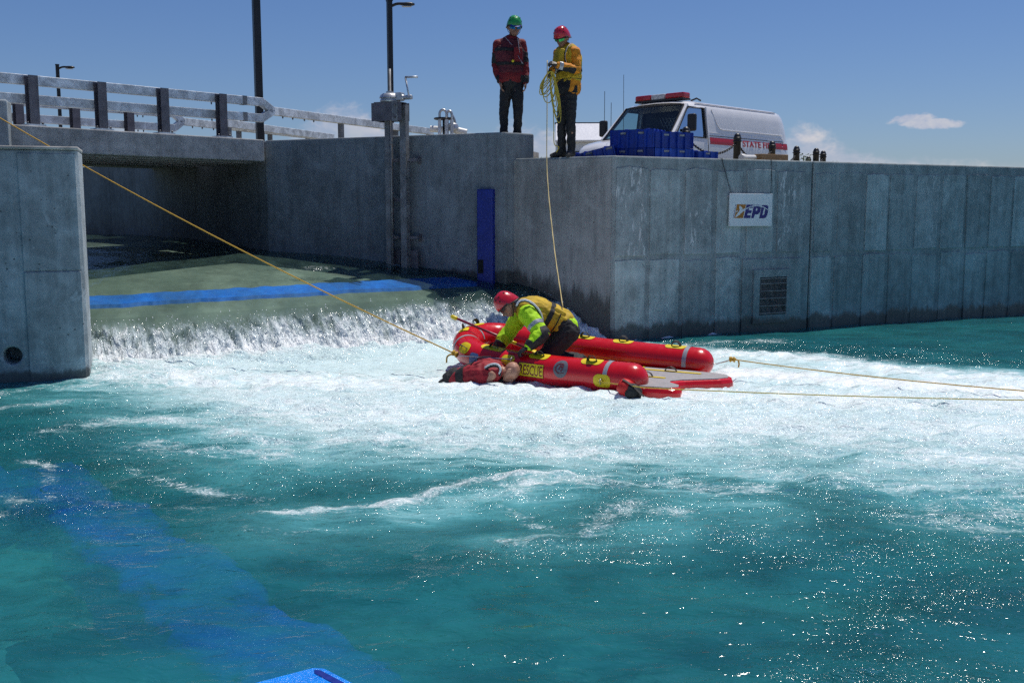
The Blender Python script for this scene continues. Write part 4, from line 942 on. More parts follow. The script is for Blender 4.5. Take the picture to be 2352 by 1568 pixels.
for sgn in (1, -1):
    m_ = MB(); m_.bar(vp(1.32, sgn * .945, 1.18), vp(.62, sgn * .81, 1.90), .07, .09); put('windscreen_pillar', m_, M_white, van, bevel=.015)
    m_ = MB(); m_.bar(vp(.07, sgn * .955, 1.2), vp(.07, sgn * .855, 1.87), .05, .12); put('door_pillar', m_, M_white, van, bevel=.01)
    m_ = MB(); m_.add([vp(.12, sgn * .945, 1.2), vp(1.24, sgn * .94, 1.2), vp(.66, sgn * .83, 1.86), vp(.12, sgn * .855, 1.86)], [(0, 1, 2, 3)]); put('door_window', m_, M_glass, van)
    m_ = MB(); m_.tube([vp(.12, sgn * .965, 1.215), vp(1.2, sgn * .962, 1.215), vp(.67, sgn * .86, 1.85), vp(.12, sgn * .875, 1.85)], .018, 8, closed=True); put('window_gasket', m_, M_trim, van)
    m_ = MB(); m_.tube([vp(1.05, sgn * .96, 1.32), vp(1.0, sgn * 1.14, 1.35), vp(1.0, sgn * 1.16, 1.42)], .03, 8); mi_ = put('mirror', m_, M_trim, van, smooth=True)
    m_ = MB(); m_.box(vp(.98, sgn * 1.2, 1.48), (.11, .2, .36), Mv); put('mirror_housing', m_, M_trim, mi_, bevel=.04)
    m_ = MB(); m_.tube([vp(.05, sgn * .995, .5), vp(.05, sgn * .993, 1.16), vp(.05, sgn * .955, 1.3), vp(.05, sgn * .862, 1.84)], .006, 6); put('door_seam', m_, M_trim, van)
    for x in (1.5, -2.15):
        wh = MB(); wh.lathe([(.16, -.1), (.30, -.11), (.35, -.08), (.36, 0), (.35, .08), (.30, .11), (.16, .1)], vp(x, sgn * .86, .36), axis=vl, n=26); wo_ = put('wheel', wh, M_tyre, van, smooth=True)
        wh = MB(); wh.lathe([(.19, -.09), (.19, .09), (.08, .12)], vp(x, sgn * .86, .36), axis=vl * sgn, n=18); put('rim', wh, M_alu, wo_)
m_ = MB()
def wsf(u, v):
    y = (u * 2 - 1); b_ = V(*WS['bl']); t_ = V(*WS['tl']); q = b_.lerp(t_, v); bul = .10 * (1 - y * y); return vp(q.x + bul, q.y * y, q.z)
m_.grid(wsf, 11, 6); put('windscreen', m_, M_glass, van, smooth=True)
m_ = MB(); m_.tube([wsf(u, 0) for u in (0, .25, .5, .75, 1)] + [wsf(1, v) for v in (.3, .6, 1)] + [wsf(u, 1) for u in (.75, .5, .25, 0)] + [wsf(0, v) for v in (.6, .3)], .02, 8, closed=True); put('windscreen_gasket', m_, M_trim, van)
for u0 in (.12, .55):
    m_ = MB(); m_.tube([wsf(u0, -.03) + vf * .03, wsf(u0 + .32, .10) + vf * .025], .009, 6); put('wiper', m_, M_trim, van)
m_ = MB(); m_.box(vp(1.12, 0, 1.14), (.42, 1.6, .14), Mv); put('dashboard', m_, M_trim, van, bevel=.04)
cw_ = vp(.86, .42, 1.24); ax1 = (vl).normalized(); ax2 = (vf * .45 + V(0, 0, .9)).normalized(); m_ = MB(); m_.tube([cw_ + (ax1 * math.cos(R(15 * k)) + ax2 * math.sin(R(15 * k))) * .19 for k in range(24)], .018, 8, closed=True); m_.tube([cw_ - ax1 * .18, cw_ + ax1 * .18], .014, 6); m_.tube([cw_, vp(1.1, .42, 1.1)], .03, 8); put('steering_wheel', m_, M_trim, van, smooth=True)
for y in (.45, -.45):
    m_ = MB(); m_.box(vp(.36, y, 1.05), (.14, .46, .62), Mv @ Matrix.Rotation(R(-8), 3, 'Y')); m_.box(vp(.30, y, 1.46), (.1, .26, .18), Mv); m_.box(vp(.58, y, .78), (.48, .46, .14), Mv); put('seat', m_, M_trim, van, bevel=.04)
m_ = MB()
for k in range(9): m_.tube([vp(.03, -.36 + k * .09, 1.3), vp(.03, -.62 + k * .09 + .52, 1.72)], .011, 5); m_.tube([vp(.035, -.36 + k * .09, 1.72), vp(.035, -.62 + k * .09 + .52, 1.3)], .011, 5)
put('partition_mesh', m_, M_clearlens, van)  # pale bar colour stands for daylight glowing through the mesh
m_ = MB()
def bar_seg(y0, y1, mat, name):
    q = MB(); q.box(vp(.42, (y0 + y1) / 2, 2.12), (.26, abs(y1 - y0), .13), Mv); return put(name, q, mat, lb, bevel=.035)
lb = put('light_bar', MB().box(vp(.42, 0, 2.045), (.28, 1.3, .04), Mv), M_trim, van)
bar_seg(.66, .16, M_redlens, 'red_lens'); bar_seg(.158, -.22, M_clearlens, 'clear_lens'); bar_seg(-.222, -.66, M_redlens, 'red_lens')
m_ = MB(); m_.tube([vp(.2, .6, 2.02), vp(.12, .7, 2.07), vp(.0, .72, 2.03)], .02, 8); put('bar_bracket', m_, M_trim, van)
M_refl_v = basic('grey_gutter', (.25, .25, .27), .4)
# stripe, mouldings and lettering on the near side
def side_y(z):
    for (y0, z0), (y1, z1) in zip(SEC[:-1], SEC[1:]):
        if z0 <= z <= z1: return y0 + (y1 - y0) * (z - z0) / max(z1 - z0, 1e-6)
    return .9
def side_pt(x, z, o=.006): return vp(x, side_y(z) + o, z)
sA, sB = vp(0, .98, 1.1), vp(-3, .98, 1.1)
def side_x(col): p = online(col, V(sA.x, sA.y, 0), V(sB.x, sB.y, 0)) - vO; return p.x * vf.x + p.y * vf.y
def stripe(x0, x1, z0, z1, mat, name='stripe', o=.006):
    q = MB(); q.grid(lambda u, v: side_pt(x0 + (x1 - x0) * u, z0 + (z1 - z0) * v, o), 8, 6); return put(name, q, mat, van)
tx0, tx1 = side_x(1701), side_x(1773)
stripe(-.02, tx0 + .1, 1.09, 1.235, M_redp); stripe(tx1 - .06, -3.0, 1.09, 1.235, M_redp); stripe(-3.0, -3.26, 1.09, 1.235, M_redp, o=-.004)
co, fs = text_mesh('STATE FIRE', .17, .022, 0, 1.0); wdt = co[:, 0].max(); sc_x = abs(tx1 - tx0) / wdt
put('lettering', flat_on((co, fs), lambda x, y: side_pt(tx0 - x * sc_x, 1.085 + y * 1.12, .009)), M_redp, van)
for z, r_ in ((1.27, .008), (1.34, .005)):
    q = MB(); q.tube([side_pt(.0 - 3.1 * k / 10, z, .0) for k in range(11)], r_, 6); put('moulding', q, M_white if z > 1.3 else M_trim, van)
q = MB(); q.tube([side_pt(-.15, 1.84), side_pt(-.35, 1.50), side_pt(-.42, 1.44), side_pt(-.55, 1.42)] + [side_pt(-.55 - 2.5 * k / 8, 1.42) for k in range(1, 9)], .007, 6); put('panel_crease', q, M_white, van)
q = MB(); q.tube([vp(x, .85, 1.94) for x in (.4, -.5, -1.5, -2.5, -2.85)], .008, 6); put('roof_gutter', q, M_refl_v, van)
q = MB(); q.tube([wsf(.42, -.05) + vf * .1, wsf(.42, -.05) + vf * .12 + V(0, 0, 1.35)], .005, 5); put('antenna', q, M_trim, van)
q = MB(); q.box(vp(2.24, 0, .48), (.14, 1.85, .2), Mv); put('bumper', q, M_trim, van, bevel=.04)

# ------------------------------------------------------------------ utility truck farther back
tO = aty(1331, 400, 37.0); tO.z = 2.2
tk = thing('utility_truck', tO, 'distant white utility truck with an added sloping lid that catches the sun, beside the boots of the rope handler', 'truck')
Mtk = frame(V(1, -.05, 0)); tv = lambda x, y, z: tO + Mtk @ V(x, y, z)
m_ = MB(); m_.box(tv(0, 1.6, 1.25), (1.72, 3.4, 1.75), Mtk); put('body', m_, M_white, tk, bevel=.08)
m_ = MB(); m_.box(tv(0, .25, 2.42), (1.74, 1.25, .10), Mtk @ Matrix.Rotation(R(33), 3, 'X')); put('lid', m_, M_white, tk, bevel=.03)  # made-up lid, its slope shaped to catch the sun as a white patch
m_ = MB(); m_.bar(tv(-.9, .85, 2.80), tv(.9, .85, 2.80), .05, .07); m_.bar(tv(.82, .85, 2.2), tv(.82, .85, 2.8), .05, .05); m_.bar(tv(-.82, .85, 2.2), tv(-.82, .85, 2.8), .05, .05); m_.tube([tv(.86, .8, 2.78), tv(.95, .78, 2.74), tv(.96, .78, 2.66), tv(.9, .78, 2.62)], .02, 6); put('rack', m_, M_trim, tk)
m_ = MB(); m_.box(tv(0, -.12, 1.72), (1.74, .03, .05), Mtk); put('rub_strip', m_, M_trim, tk)
m_ = MB(); m_.box(tv(0, 4.2, 1.35), (1.7, 1.8, 1.6), Mtk); put('cab', m_, M_white, tk, bevel=.15)
for x in (-.75, .75):
    for y in (.7, 4.4):
        q = MB(); q.lathe([(.2, -.12), (.38, -.1), (.4, 0), (.38, .1), (.2, .12)], tv(x, y, .4), axis=Mtk @ V(1, 0, 0), n=20); put('wheel', q, M_tyre, tk, smooth=True)
for x, y0, y1 in ((1388, 210, 298), (1403, 236, 297)):
    a_ = aty(x, y1 + 25, 36.4); q = MB(); q.tube([a_, aty(x + 1, y0, 36.4)], .010, 5); put('antenna', q, M_trim, tk)

# ------------------------------------------------------------------ blue blocks in the pool
pool_lab = ['mostly sunken blue block at the left edge, its corner breaking the surface', 'sunken blue block just off the left edge block, under bubbles', 'sunken blue block, third from the left edge in the underwater row', 'sunken blue block in the middle of the underwater row', 'sunken blue block past the middle of the underwater row', 'sunken blue block, next to last in the underwater row', 'sunken blue block right behind the wet block at the bottom edge']
cols_ = [(-95, 1085, -.02), (120, 1090, -.22), (255, 1180, -.26), (380, 1275, -.20), (480, 1372, -.26), (585, 1452, -.21), (690, 1500, -.24)]
for (x, y, z), lab in zip(cols_, pool_lab):
    p = atz(x, y, z); t_ = thing('pool_block', (p.x, p.y, z - .45), lab, 'block', 'blue blocks set in the pool')
    Mq = frame(V(.62, -.78, 0)) @ rotz(rp.uniform(-.12, .12)); m_ = MB()
    def pill(u, v):
        th = 2 * math.pi * u; ph = math.pi * (v - .5); e = .45; f = lambda x: math.copysign(abs(x) ** e, x)
        q = V(.58 * f(math.cos(th)) * f(math.cos(ph)), .33 * f(math.sin(th)) * f(math.cos(ph)), .25 * f(math.sin(ph)))
        w3 = p + Mq @ q - V(0, 0, .25); nv = mnoise.noise_vector(w3 * 4.0) * .09 + mnoise.noise_vector(w3 * 13) * .05; return w3 + V(nv.x, nv.y, nv.z * .3)
    m_.grid(pill, 73, 21); put('body', m_, M_bluewet, t_, smooth=True)
pc = atz(735, 1534, .11); t_ = thing('pool_block', pc - V(0, 0, .5), 'wet bright blue block standing out of the water at the bottom edge', 'block', 'blue blocks set in the pool')
e1 = (atz(800, 1568, .11) - pc).normalized(); e2_ = (atz(606, 1568, .11) - pc).normalized()
m_ = MB(); m_.prism([tuple((pc + e1 * a + e2_ * b)[:2]) for a, b in ((0, .03), (.03, 0), (.7, 0), (.7, .8), (0, .8))], -.5, .125); put('body', m_, basic('blue_plastic_sunlit', (.004, .24, .92), .22, 0, var=.15, bump=.9, bscale=90), t_, bevel=.012)  # sunlight on this block is put into its brighter blue
m_ = MB(); m_.prism([tuple((pc + e1 * a + e2_ * b)[:2]) for a, b in ((.035, .045), (.05, .030), (.20, .03), (.20, .06), (.06, .06))], .12, .1275); put('slot', m_, M_bluepaint, t_)  # dark blue patch on top, painted as the shade of a slot

# ------------------------------------------------------------------ inflatable rescue sled
M_red = basic('red_inflatable', (.60, .006, .012), .24, 0, var=.05, scale=3, coat=.25); M_yel = basic('yellow_patch', (.72, .55, .006), .45, var=.06)
M_grey = basic('grey_eva_deck', (.30, .29, .30), .7, var=.1, scale=20, bump=.3, bscale=200); M_refl = basic('grey_reflective_tape', (.36, .37, .40), .35, .2, var=.06); M_web = basic('black_webbing', (.012, .012, .013), .7); M_dkred = basic('dark_red_ink', (.16, .01, .015), .5); M_logo = basic('logo_grey', (.12, .135, .16), .45)
path_c = [(1.24, 10.42, .13), (.80, 10.715, .13), (.36, 11.0, .135), (-.08, 11.26, .16), (-.34, 11.44, .20), (-.50, 11.72, .25), (-.53, 12.10, .29), (-.42, 12.45, .31), (-.14, 12.63, .30), (.30, 12.45, .25), (.90, 12.10, .20), (1.50, 11.74, .175), (2.10, 11.39, .16)]
SP = spline(path_c, 14); RT = .168
cum = [0]
for p, q in zip(SP[:-1], SP[1:]): cum.append(cum[-1] + (q - p).length)
SL = cum[-1]
def sp_at(s):
    s = min(max(s, 0), SL - 1e-5); j = next(k for k, c in enumerate(cum) if c > s); return SP[j - 1].lerp(SP[j], (s - cum[j - 1]) / (cum[j] - cum[j - 1])), (SP[min(j + 1, len(SP) - 1)] - SP[max(j - 2, 0)]).normalized()
def tub(s, ang, r=RT):          # ang 0 = outside of the U, 90 = top
    c_, tg = sp_at(s); o_ = V(0, 0, 1).cross(tg).normalized(); u = tg.cross(o_)
    return c_ + (o_ * math.cos(R(ang)) + u * math.sin(R(ang)) * (1 if u.z > 0 else -1)) * r
def s_for(col, far=False):      # station of the tube seen at a column
    best = None
    for k in range(200):
        s = SL * k / 199
        if (s > SL * .55) != far: continue
        q, _ = sp_at(s); x = 1176 + FPX * q.x / (q.y * math.cos(PITCH) - (q.z - EYE) * math.sin(PITCH)); e_ = abs(x - col)
        if best is None or e_ < best[0]: best = (e_, s)
    return best[1]
sled = thing('rescue_sled', (.7, 11.3, 0), 'red inflatable U-shaped rescue sled with grey deck floating below the fall', 'rescue sled')
a0 = (SP[0] - SP[1]).normalized(); a1 = (SP[-1] - SP[-2]).normalized()
cap0 = [(SP[0] + a0 * RT * math.sin(R(k)), RT * math.cos(R(k))) for k in (88, 78, 65, 50, 35, 18)]; cap1 = [(SP[-1] + a1 * RT * math.sin(R(k)), RT * math.cos(R(k))) for k in (18, 35, 50, 65, 78, 88)]
m_ = MB(); m_.tube([c for c, _ in cap0] + SP + [c for c, _ in cap1], [r for _, r in cap0] + [RT] * len(SP) + [r for _, r in cap1], 32); put('tube', m_, M_red, sled, smooth=True)
board = [(.62, 10.95), (1.02, 10.62), (1.30, 10.20), (1.60, 10.08), (1.70, 10.13), (1.73, 10.25), (1.66, 10.42), (1.68, 10.52), (1.82, 10.60), (2.22, 10.68), (2.36, 10.76), (2.38, 10.92), (2.28, 11.06), (1.95, 11.28), (.9, 11.95), (.1, 12.42), (-.3, 12.35), (-.36, 11.9), (-.3, 11.6), (0, 11.35)]
def board_z(x): return .075 + .03 * max(0, min(1, (1.2 - x))) 
m_ = MB(); m_.prism(board, -.07, .085); put('board', m_, M_red, sled, bevel=.05)
cx, cy = .9, 11.2
m_ = MB(); m_.prism([(cx + (x - cx) * .965, cy + (y - cy) * .95) for x, y in board], .06, .092); put('deck', m_, M_grey, sled, bevel=.004)
def deck_strip(a, b, wd=.05):
    a, b = V(*a, .096), V(*b, .096); m_ = MB(); m_.bar(a, b, wd, .006); return put('deck_strip', m_, M_yel, sled)
def deck_handle(p, d):
    p = V(*p, .098); d = V(*d, 0).normalized(); m_ = MB(); m_.tube([p - d * .07, p - d * .045 + V(0, 0, .035), p + V(0, 0, .05), p + d * .045 + V(0, 0, .035), p + d * .07], .02, 8, flat=.2); put('handle', m_, M_web, sled)
dA = V(.86, -.51, 0)
deck_strip((-.1, 11.72), (1.62, 10.70)); deck_strip((.2, 12.05), (2.05, 10.98)); deck_strip((.1, 12.28), (1.5, 11.45))
for p in ((1.44, 10.81), (1.75, 11.155), (1.12, 11.67), (.9, 11.13), (.1, 11.60)): deck_handle(p, dA[:2])
def wrap(name, shape, s0, a0_, mat, o=.004, flipx=1, step=.02):
    co, fs = slices(*shape, step); return put(name, flat_on((co, fs), lambda x, y: tub(s0 + flipx * x, a0_ + math.degrees(y / RT), RT + o)), mat, sled, smooth=False)
def pad(s, ang, L, W, handle=True, parentname='patch'):
    pt_ = wrap('patch', fill([rrect(-L / 2, -W / 2, L / 2, W / 2, W * .42)]), s, ang, M_yel)
    if handle:
        pts = [tub(s - .055, ang, RT + .004), tub(s - .045, ang, RT + .03), tub(s - .02, ang, RT + .055), tub(s + .02, ang, RT + .055), tub(s + .045, ang, RT + .03), tub(s + .055, ang, RT + .004)]
        m_ = MB(); m_.tube(pts, .022, 8, flat=.22); put('handle', m_, M_web, sled)
for x in (1246, 1368): pad(s_for(x), 72, .25, .13)
for x in (1345, 1432, 1554): pad(s_for(x, True), 100, .25, .12)
pad(SL * .345, 35, .16, .14); pad(SL * .44, 75, .22, .12); pad(SL * .50, 85, .26, .12); pad(SL * .29, 80, .30, .13); pad(SL * .245, 30, .16, .12, False)
pad(s_for(1400) , -8, .20, .14, False)
def band(s, wd, a_0, a_1): m_ = MB(); m_.grid(lambda u, v: tub(s + (u - .5) * wd, a_0 + (a_1 - a_0) * v, RT + .003), 3, 22); put('reflective_band', m_, M_refl, sled, smooth=True)
band(s_for(1408), .05, -15, 165); band(s_for(1583, True), .05, 15, 195); band(SL * .385, .045, -20, 150); band(SL * .475, .045, 20, 175)
# RESCUE label: yellow plate, dark red frame and letters
s1_, s0_ = s_for(1206), s_for(1268); L = abs(s1_ - s0_); fx = 1 if s1_ < s0_ else -1
H_ = .155; ang0 = -24
wrap('label_plate', fill([[(0, 0), (L, 0), (L, H_), (0, H_)]]), s1_, ang0, M_yel, .004, fx)
wrap('label_frame', fill([[(0, 0), (L, 0), (L, H_), (0, H_)], [(.008, .008), (.008, H_ - .008), (L - .008, H_ - .008), (L - .008, .008)]]), s1_, ang0, M_dkred, .006, fx)
co, fs = text_mesh('RESCUE', .1, .012, 0, 1.0); co = co / co.max(0) * np.array([L - .035, H_ - .045]) + np.array([.0175, .0225]); wrap('lettering', (co, fs), s1_, ang0, M_dkred, .006, fx)
# maker's roundel
sc0 = s_for(1305); wrap('roundel', fill([disc(0, 0, .088, .10)]), sc0, 22, M_logo, .004, fx)
co, fs = text_mesh('PJ', .1, .02, .25, 1.0); co = (co / co.max(0) - .5) * np.array([.062, .07]) + np.array([.008, .004]); wrap('lettering', (co, fs), sc0, 22, M_dkred, .006, fx)
def arcband(rx, ry, a0_, a1_, w_): 
    n = 20; an = [R(a0_ + (a1_ - a0_) * k / n) for k in range(n + 1)]; return [(rx * math.cos(a), ry * math.sin(a)) for a in an] + [((rx - w_) * math.cos(a), (ry - w_) * math.sin(a)) for a in an[::-1]]
wrap('swirl', fill([arcband(.066, .06, 60, 255, .012)]), sc0, 22, M_dkred, .0065, fx)
wrap('underline', fill([[(-.03, -.052), (.052, -.048), (.052, -.043), (-.03, -.045)]]), sc0, 22, M_dkred, .006, fx)
# bow badge, knots, D rings
wrap('badge', fill([rrect(-.05, -.08, .05, .08, .03)]), SL * .315, 2, basic('badge_blue', (.10, .16, .34), .5), .004)
def ring(c_, ax_, r_, w_, name, mat, par):
    ax_ = Vector(ax_).normalized(); u = ax_.orthogonal().normalized(); w2_ = ax_.cross(u); m_ = MB(); m_.tube([Vector(c_) + (u * math.cos(R(20 * k)) + w2_ * math.sin(R(20 * k))) * r_ for k in range(18)], w_, 6, closed=True); return put(name, m_, mat, par, smooth=True)
for s, an in ((s_for(1400), -8), (SL * .235, 30)): ring(tub(s, an, RT + .02), sp_at(s)[1], .025, .005, 'tow_ring', M_alu, sled)
ring(SP[-1] + a1 * (RT + .02), V(0, 0, 1), .022, .005, 'tow_ring', M_alu, sled)

# throw bag hanging at the near tube end
tb0 = aty(1425, 882, 10.25); tb1 = aty(1478, 916, 10.08)
bag = thing('throw_bag', tb0 - V(0, 0, .1), 'small red and black rope throw bag hanging at the near end of the sled', 'bag')
dd = (tb1 - tb0); Lb = dd.length; dd.normalize(); m_ = MB(); m_.lathe([(.03, -.01), (.075, .01), (.088, .06), (.085, .13)], tb0, axis=dd, n=18); put('bag_body', m_, basic('red_nylon', (.55, .012, .01), .6, var=.1), bag, smooth=True)
m_ = MB(); m_.lathe([(.086, .125), (.087, .17), (.07, .22), (.03, .245)], tb0, axis=dd, n=18)
for v in m_.v: v += V(*(mnoise.noise_vector(v * 14) * .012))
put('mesh_end', m_, M_web, bag, smooth=True)
m_ = MB(); m_.tube([tb0 + V(.02, -.06, .06), tb0 + dd * .12 + V(.02, -.07, .06), tb1 + V(0, -.03, .03)], .02, 6, flat=.25); put('strap', m_, M_web, bag)
m_ = MB(); m_.add([tb1 + V(-.05, 0, .06), tb1 + V(.02, 0, -.09), tb1 + V(-.05, .02, -.08), tb1 + V(-.05, -.01, .06)], [(0, 1, 2), (0, 3, 1), (1, 3, 2)]); put('flap', m_, M_web, bag)

# paddle across the bow
M_pad = basic('maroon_shaft', (.20, .012, .035), .35); pa, pb_ = aty(1048, 731, 12.05), aty(1212, 800, 11.75)
pd_ = thing('paddle', (pa + pb_) / 2, 'maroon paddle shaft with yellow tips lying across the bow of the sled', 'paddle')
m_ = MB(); m_.tube([pa, pb_], .015, 10); put('shaft', m_, M_pad, pd_, smooth=True)
v_ = (pb_ - pa).normalized(); m_ = MB(); m_.tube([pa - v_ * .075, pa - v_ * .05, pa + v_ * .0, pa + v_ * .015], [.012, .026, .024, .017], 10); put('grip', m_, M_yel, pd_, smooth=True)
m_ = MB(); m_.tube([pa + v_ * .70, pa + v_ * .80], .019, 10); put('ferrule', m_, M_yel, pd_, smooth=True)
m_ = MB(); m_.tube([pb_ - v_ * .01, pb_ + v_ * .10, pb_ + v_ * .28, pb_ + v_ * .34], [.02, .07, .08, .04], 14, flat=.2); put('blade', m_, M_yel, pd_, smooth=True)

# ------------------------------------------------------------------ ropes
def rope_mat(name, col):
    m, t, out = new_mat(name); n = t.noise(t.objc(), 90, 2, .5); wv = t.node('ShaderNodeTexWave', {'Scale': 26.0, 'Distortion': 1.0}); t.l.new(t.pos(), wv.inputs['Vector'])
    c = t.mix(wv.outputs[1], tuple(x * .55 for x in col), tuple(min(1, x * 1.3) for x in col)); b = principled(t, out, **{'Base Color': c, 'Roughness': .7}); t.l.new(t.bump(wv.outputs[1], .6, .004), b.inputs['Normal']); return m
M_rope = rope_mat('gold_rope', (.62, .36, .035)); M_rope2 = rope_mat('yellow_rope', (.55, .42, .05)); M_rope3 = rope_mat('tan_rope', (.58, .46, .20))
def knot(c_, d, r_, name, mat, par, n=5):
    c_ = Vector(c_); d = Vector(d).normalized(); u = d.orthogonal().normalized(); w2_ = d.cross(u); pts = []
    for k in range(n * 8 + 1):
        a_ = R(45 * k); q = k / (n * 8); pts.append(c_ + d * (q - .5) * r_ * 5 + (u * math.cos(a_) + w2_ * math.sin(a_)) * r_ * (1.5 + .6 * math.sin(q * 9)))
    m_ = MB(); m_.tube(pts, r_, 6); return put(name, m_, mat, par, smooth=True)
kn = aty(1045, 812, 11.42); rl = thing('bow_rope', kn, 'taut gold rope running from the sled bow up past the left pier', 'rope')
far_e = aty(-60, 236, 13.6)
m_ = MB(); pts = [far_e.lerp(kn, k / 40) - V(0, 0, .10 * 4 * (k / 40) * (1 - k / 40)) for k in range(41)]; m_.tube(pts, .008, 8); put('line', m_, M_rope, rl, smooth=True)
kd = (kn - far_e).normalized(); knot(kn - kd * .0, kd, .012, 'knot', M_rope, rl)
m_ = MB(); m_.tube(spline([kn, kn + V(-.03, -.02, .0), kn + V(-.085, -.02, -.03), kn + V(-.095, -.02, -.10)], 6), .010, 6); put('tail_end', m_, M_rope, rl, smooth=True)
m_ = MB(); m_.tube([kn + kd * .05, tub(SL * .235, 30, RT + .03)], .007, 6); put('carabiner', m_, M_alu, rl)
fe = SP[-1] + a1 * (RT + .04); r1 = thing('stern_rope', fe, 'taut gold rope from the far tube end out of frame to the right', 'rope')
e_ = aty(2700, 920, 9.6); m_ = MB(); k0 = aty(1682, 825, 11.15); m_.tube([fe.lerp(k0, .3)] + [k0.lerp(e_, k / 20) - V(0, 0, .05 * 4 * (k / 20) * (1 - k / 20)) for k in range(21)], .006, 8); put('line', m_, M_rope, r1, smooth=True)
knot(k0, e_ - k0, .011, 'knot', M_rope, r1, 4); m_ = MB(); m_.tube(spline([k0, k0 + V(.06, 0, -.01), k0 + V(.075, 0, -.05), k0 + V(.07, 0, -.09)], 5), .009, 6); put('tail_end', m_, M_rope, r1, smooth=True)
m_ = MB(); m_.tube([fe - a1 * .01, k0], .006, 6); put('clip_line', m_, M_alu, r1)
ns = tub(s_for(1400), -8, RT + .03); r2 = thing('stern_rope', ns, 'thin yellow rope from the near tube end along the swim board and out of frame', 'rope')
e_ = aty(2700, 922, 9.3); st_ = aty(1480, 890, 10.0); m_ = MB(); m_.tube([ns, aty(1440, 885, 10.15), st_] + [st_.lerp(e_, k / 20) - V(0, 0, .03 * 4 * (k / 20) * (1 - k / 20)) for k in range(1, 21)], .0052, 8); put('line', m_, M_rope2, r2, smooth=True)
knot(ns, (1, 0, 0), .007, 'knot', M_rope2, r2, 3)

# ------------------------------------------------------------------ people
_ico = {}
def ico(sub=2):
    if sub not in _ico:
        b = bmesh.new(); bmesh.ops.create_icosphere(b, subdivisions=sub, radius=1); _ico[sub] = [v.co.copy() for v in b.verts]; b.free()
    return _ico[sub]
def hull_mesh(b, balls):
    vs = []
    for c_, r_ in balls:
        c_ = Vector(c_); vs += [b.verts.new(c_ + q * r_) for q in ico()]
    r = bmesh.ops.convex_hull(b, input=vs)
    junk = [g for g in set(r['geom_interior']) | set(r['geom_unused']) if isinstance(g, bmesh.types.BMVert) and g.is_valid and not g.link_faces]
    bmesh.ops.delete(b, geom=junk, context='VERTS')
def blob(name, hulls, mat, parent, vox=.009, it=4, wrinkle=0.0, wscale=9.0, cut=None, inflate=0.0, seed=0):
    """one continuous surface grown round overlapping tapered volumes"""
    b = bmesh.new()
    for h in hulls: hull_mesh(b, [(c_, r_ + inflate) for c_, r_ in h])
    me = bpy.data.meshes.new('tmp'); b.to_mesh(me); b.free()
    ob = bpy.data.objects.new('tmp', me); COL.objects.link(ob)
    md = ob.modifiers.new('r', 'REMESH'); md.mode = 'VOXEL'; md.voxel_size = vox
    ms = ob.modifiers.new('s', 'SMOOTH'); ms.iterations = it; ms.factor = .5
    bpy.context.view_layer.update()
    m2 = bpy.data.meshes.new_from_object(ob.evaluated_get(bpy.context.evaluated_depsgraph_get())); bpy.data.objects.remove(ob); bpy.data.meshes.remove(me)
    b = bmesh.new(); b.from_mesh(m2)
    if wrinkle:
        b.normal_update()
        for v in b.verts:
            q = v.co * wscale + Vector((seed, 0, 0)); n_ = mnoise.noise(q) * .6 + mnoise.noise(q * 2.3) * .4; n_ = 1 - abs(n_) * 2.2
            v.co += v.normal * wrinkle * (n_ - .5)
    if cut:
        for (co, no) in cut: bmesh.ops.bisect_plane(b, geom=b.verts[:] + b.edges[:] + b.faces[:], plane_co=co, plane_no=no, clear_outer=True)
    o = ORG[parent.name]
    for v in b.verts: v.co -= o
    b.to_mesh(m2); b.free(); m2.name = name
    return put(name, m2, mat, parent, smooth=True)
def band_of(src, name, cuts, mat, parent, out=.006):
    """a strap or panel: the slice of a garment between planes, lifted off its surface (planes in world space)"""
    b = bmesh.new(); b.from_mesh(src.data); o = ORG[parent.name]
    for (co, no) in cuts: bmesh.ops.bisect_plane(b, geom=b.verts[:] + b.edges[:] + b.faces[:], plane_co=Vector(co) - o, plane_no=no, clear_outer=True)
    b.normal_update()
    for v in b.verts: v.co += v.normal * out
    me = bpy.data.meshes.new(name); b.to_mesh(me); b.free(); ob = put(name, me, mat, parent, smooth=True)
    sd = ob.modifiers.new('thick', 'SOLIDIFY'); sd.thickness = .006; sd.offset = -1
    return ob
def slab(c_, d, half): d = Vector(d).normalized(); return [(Vector(c_) + d * half, d), (Vector(c_) - d * half, -d)]
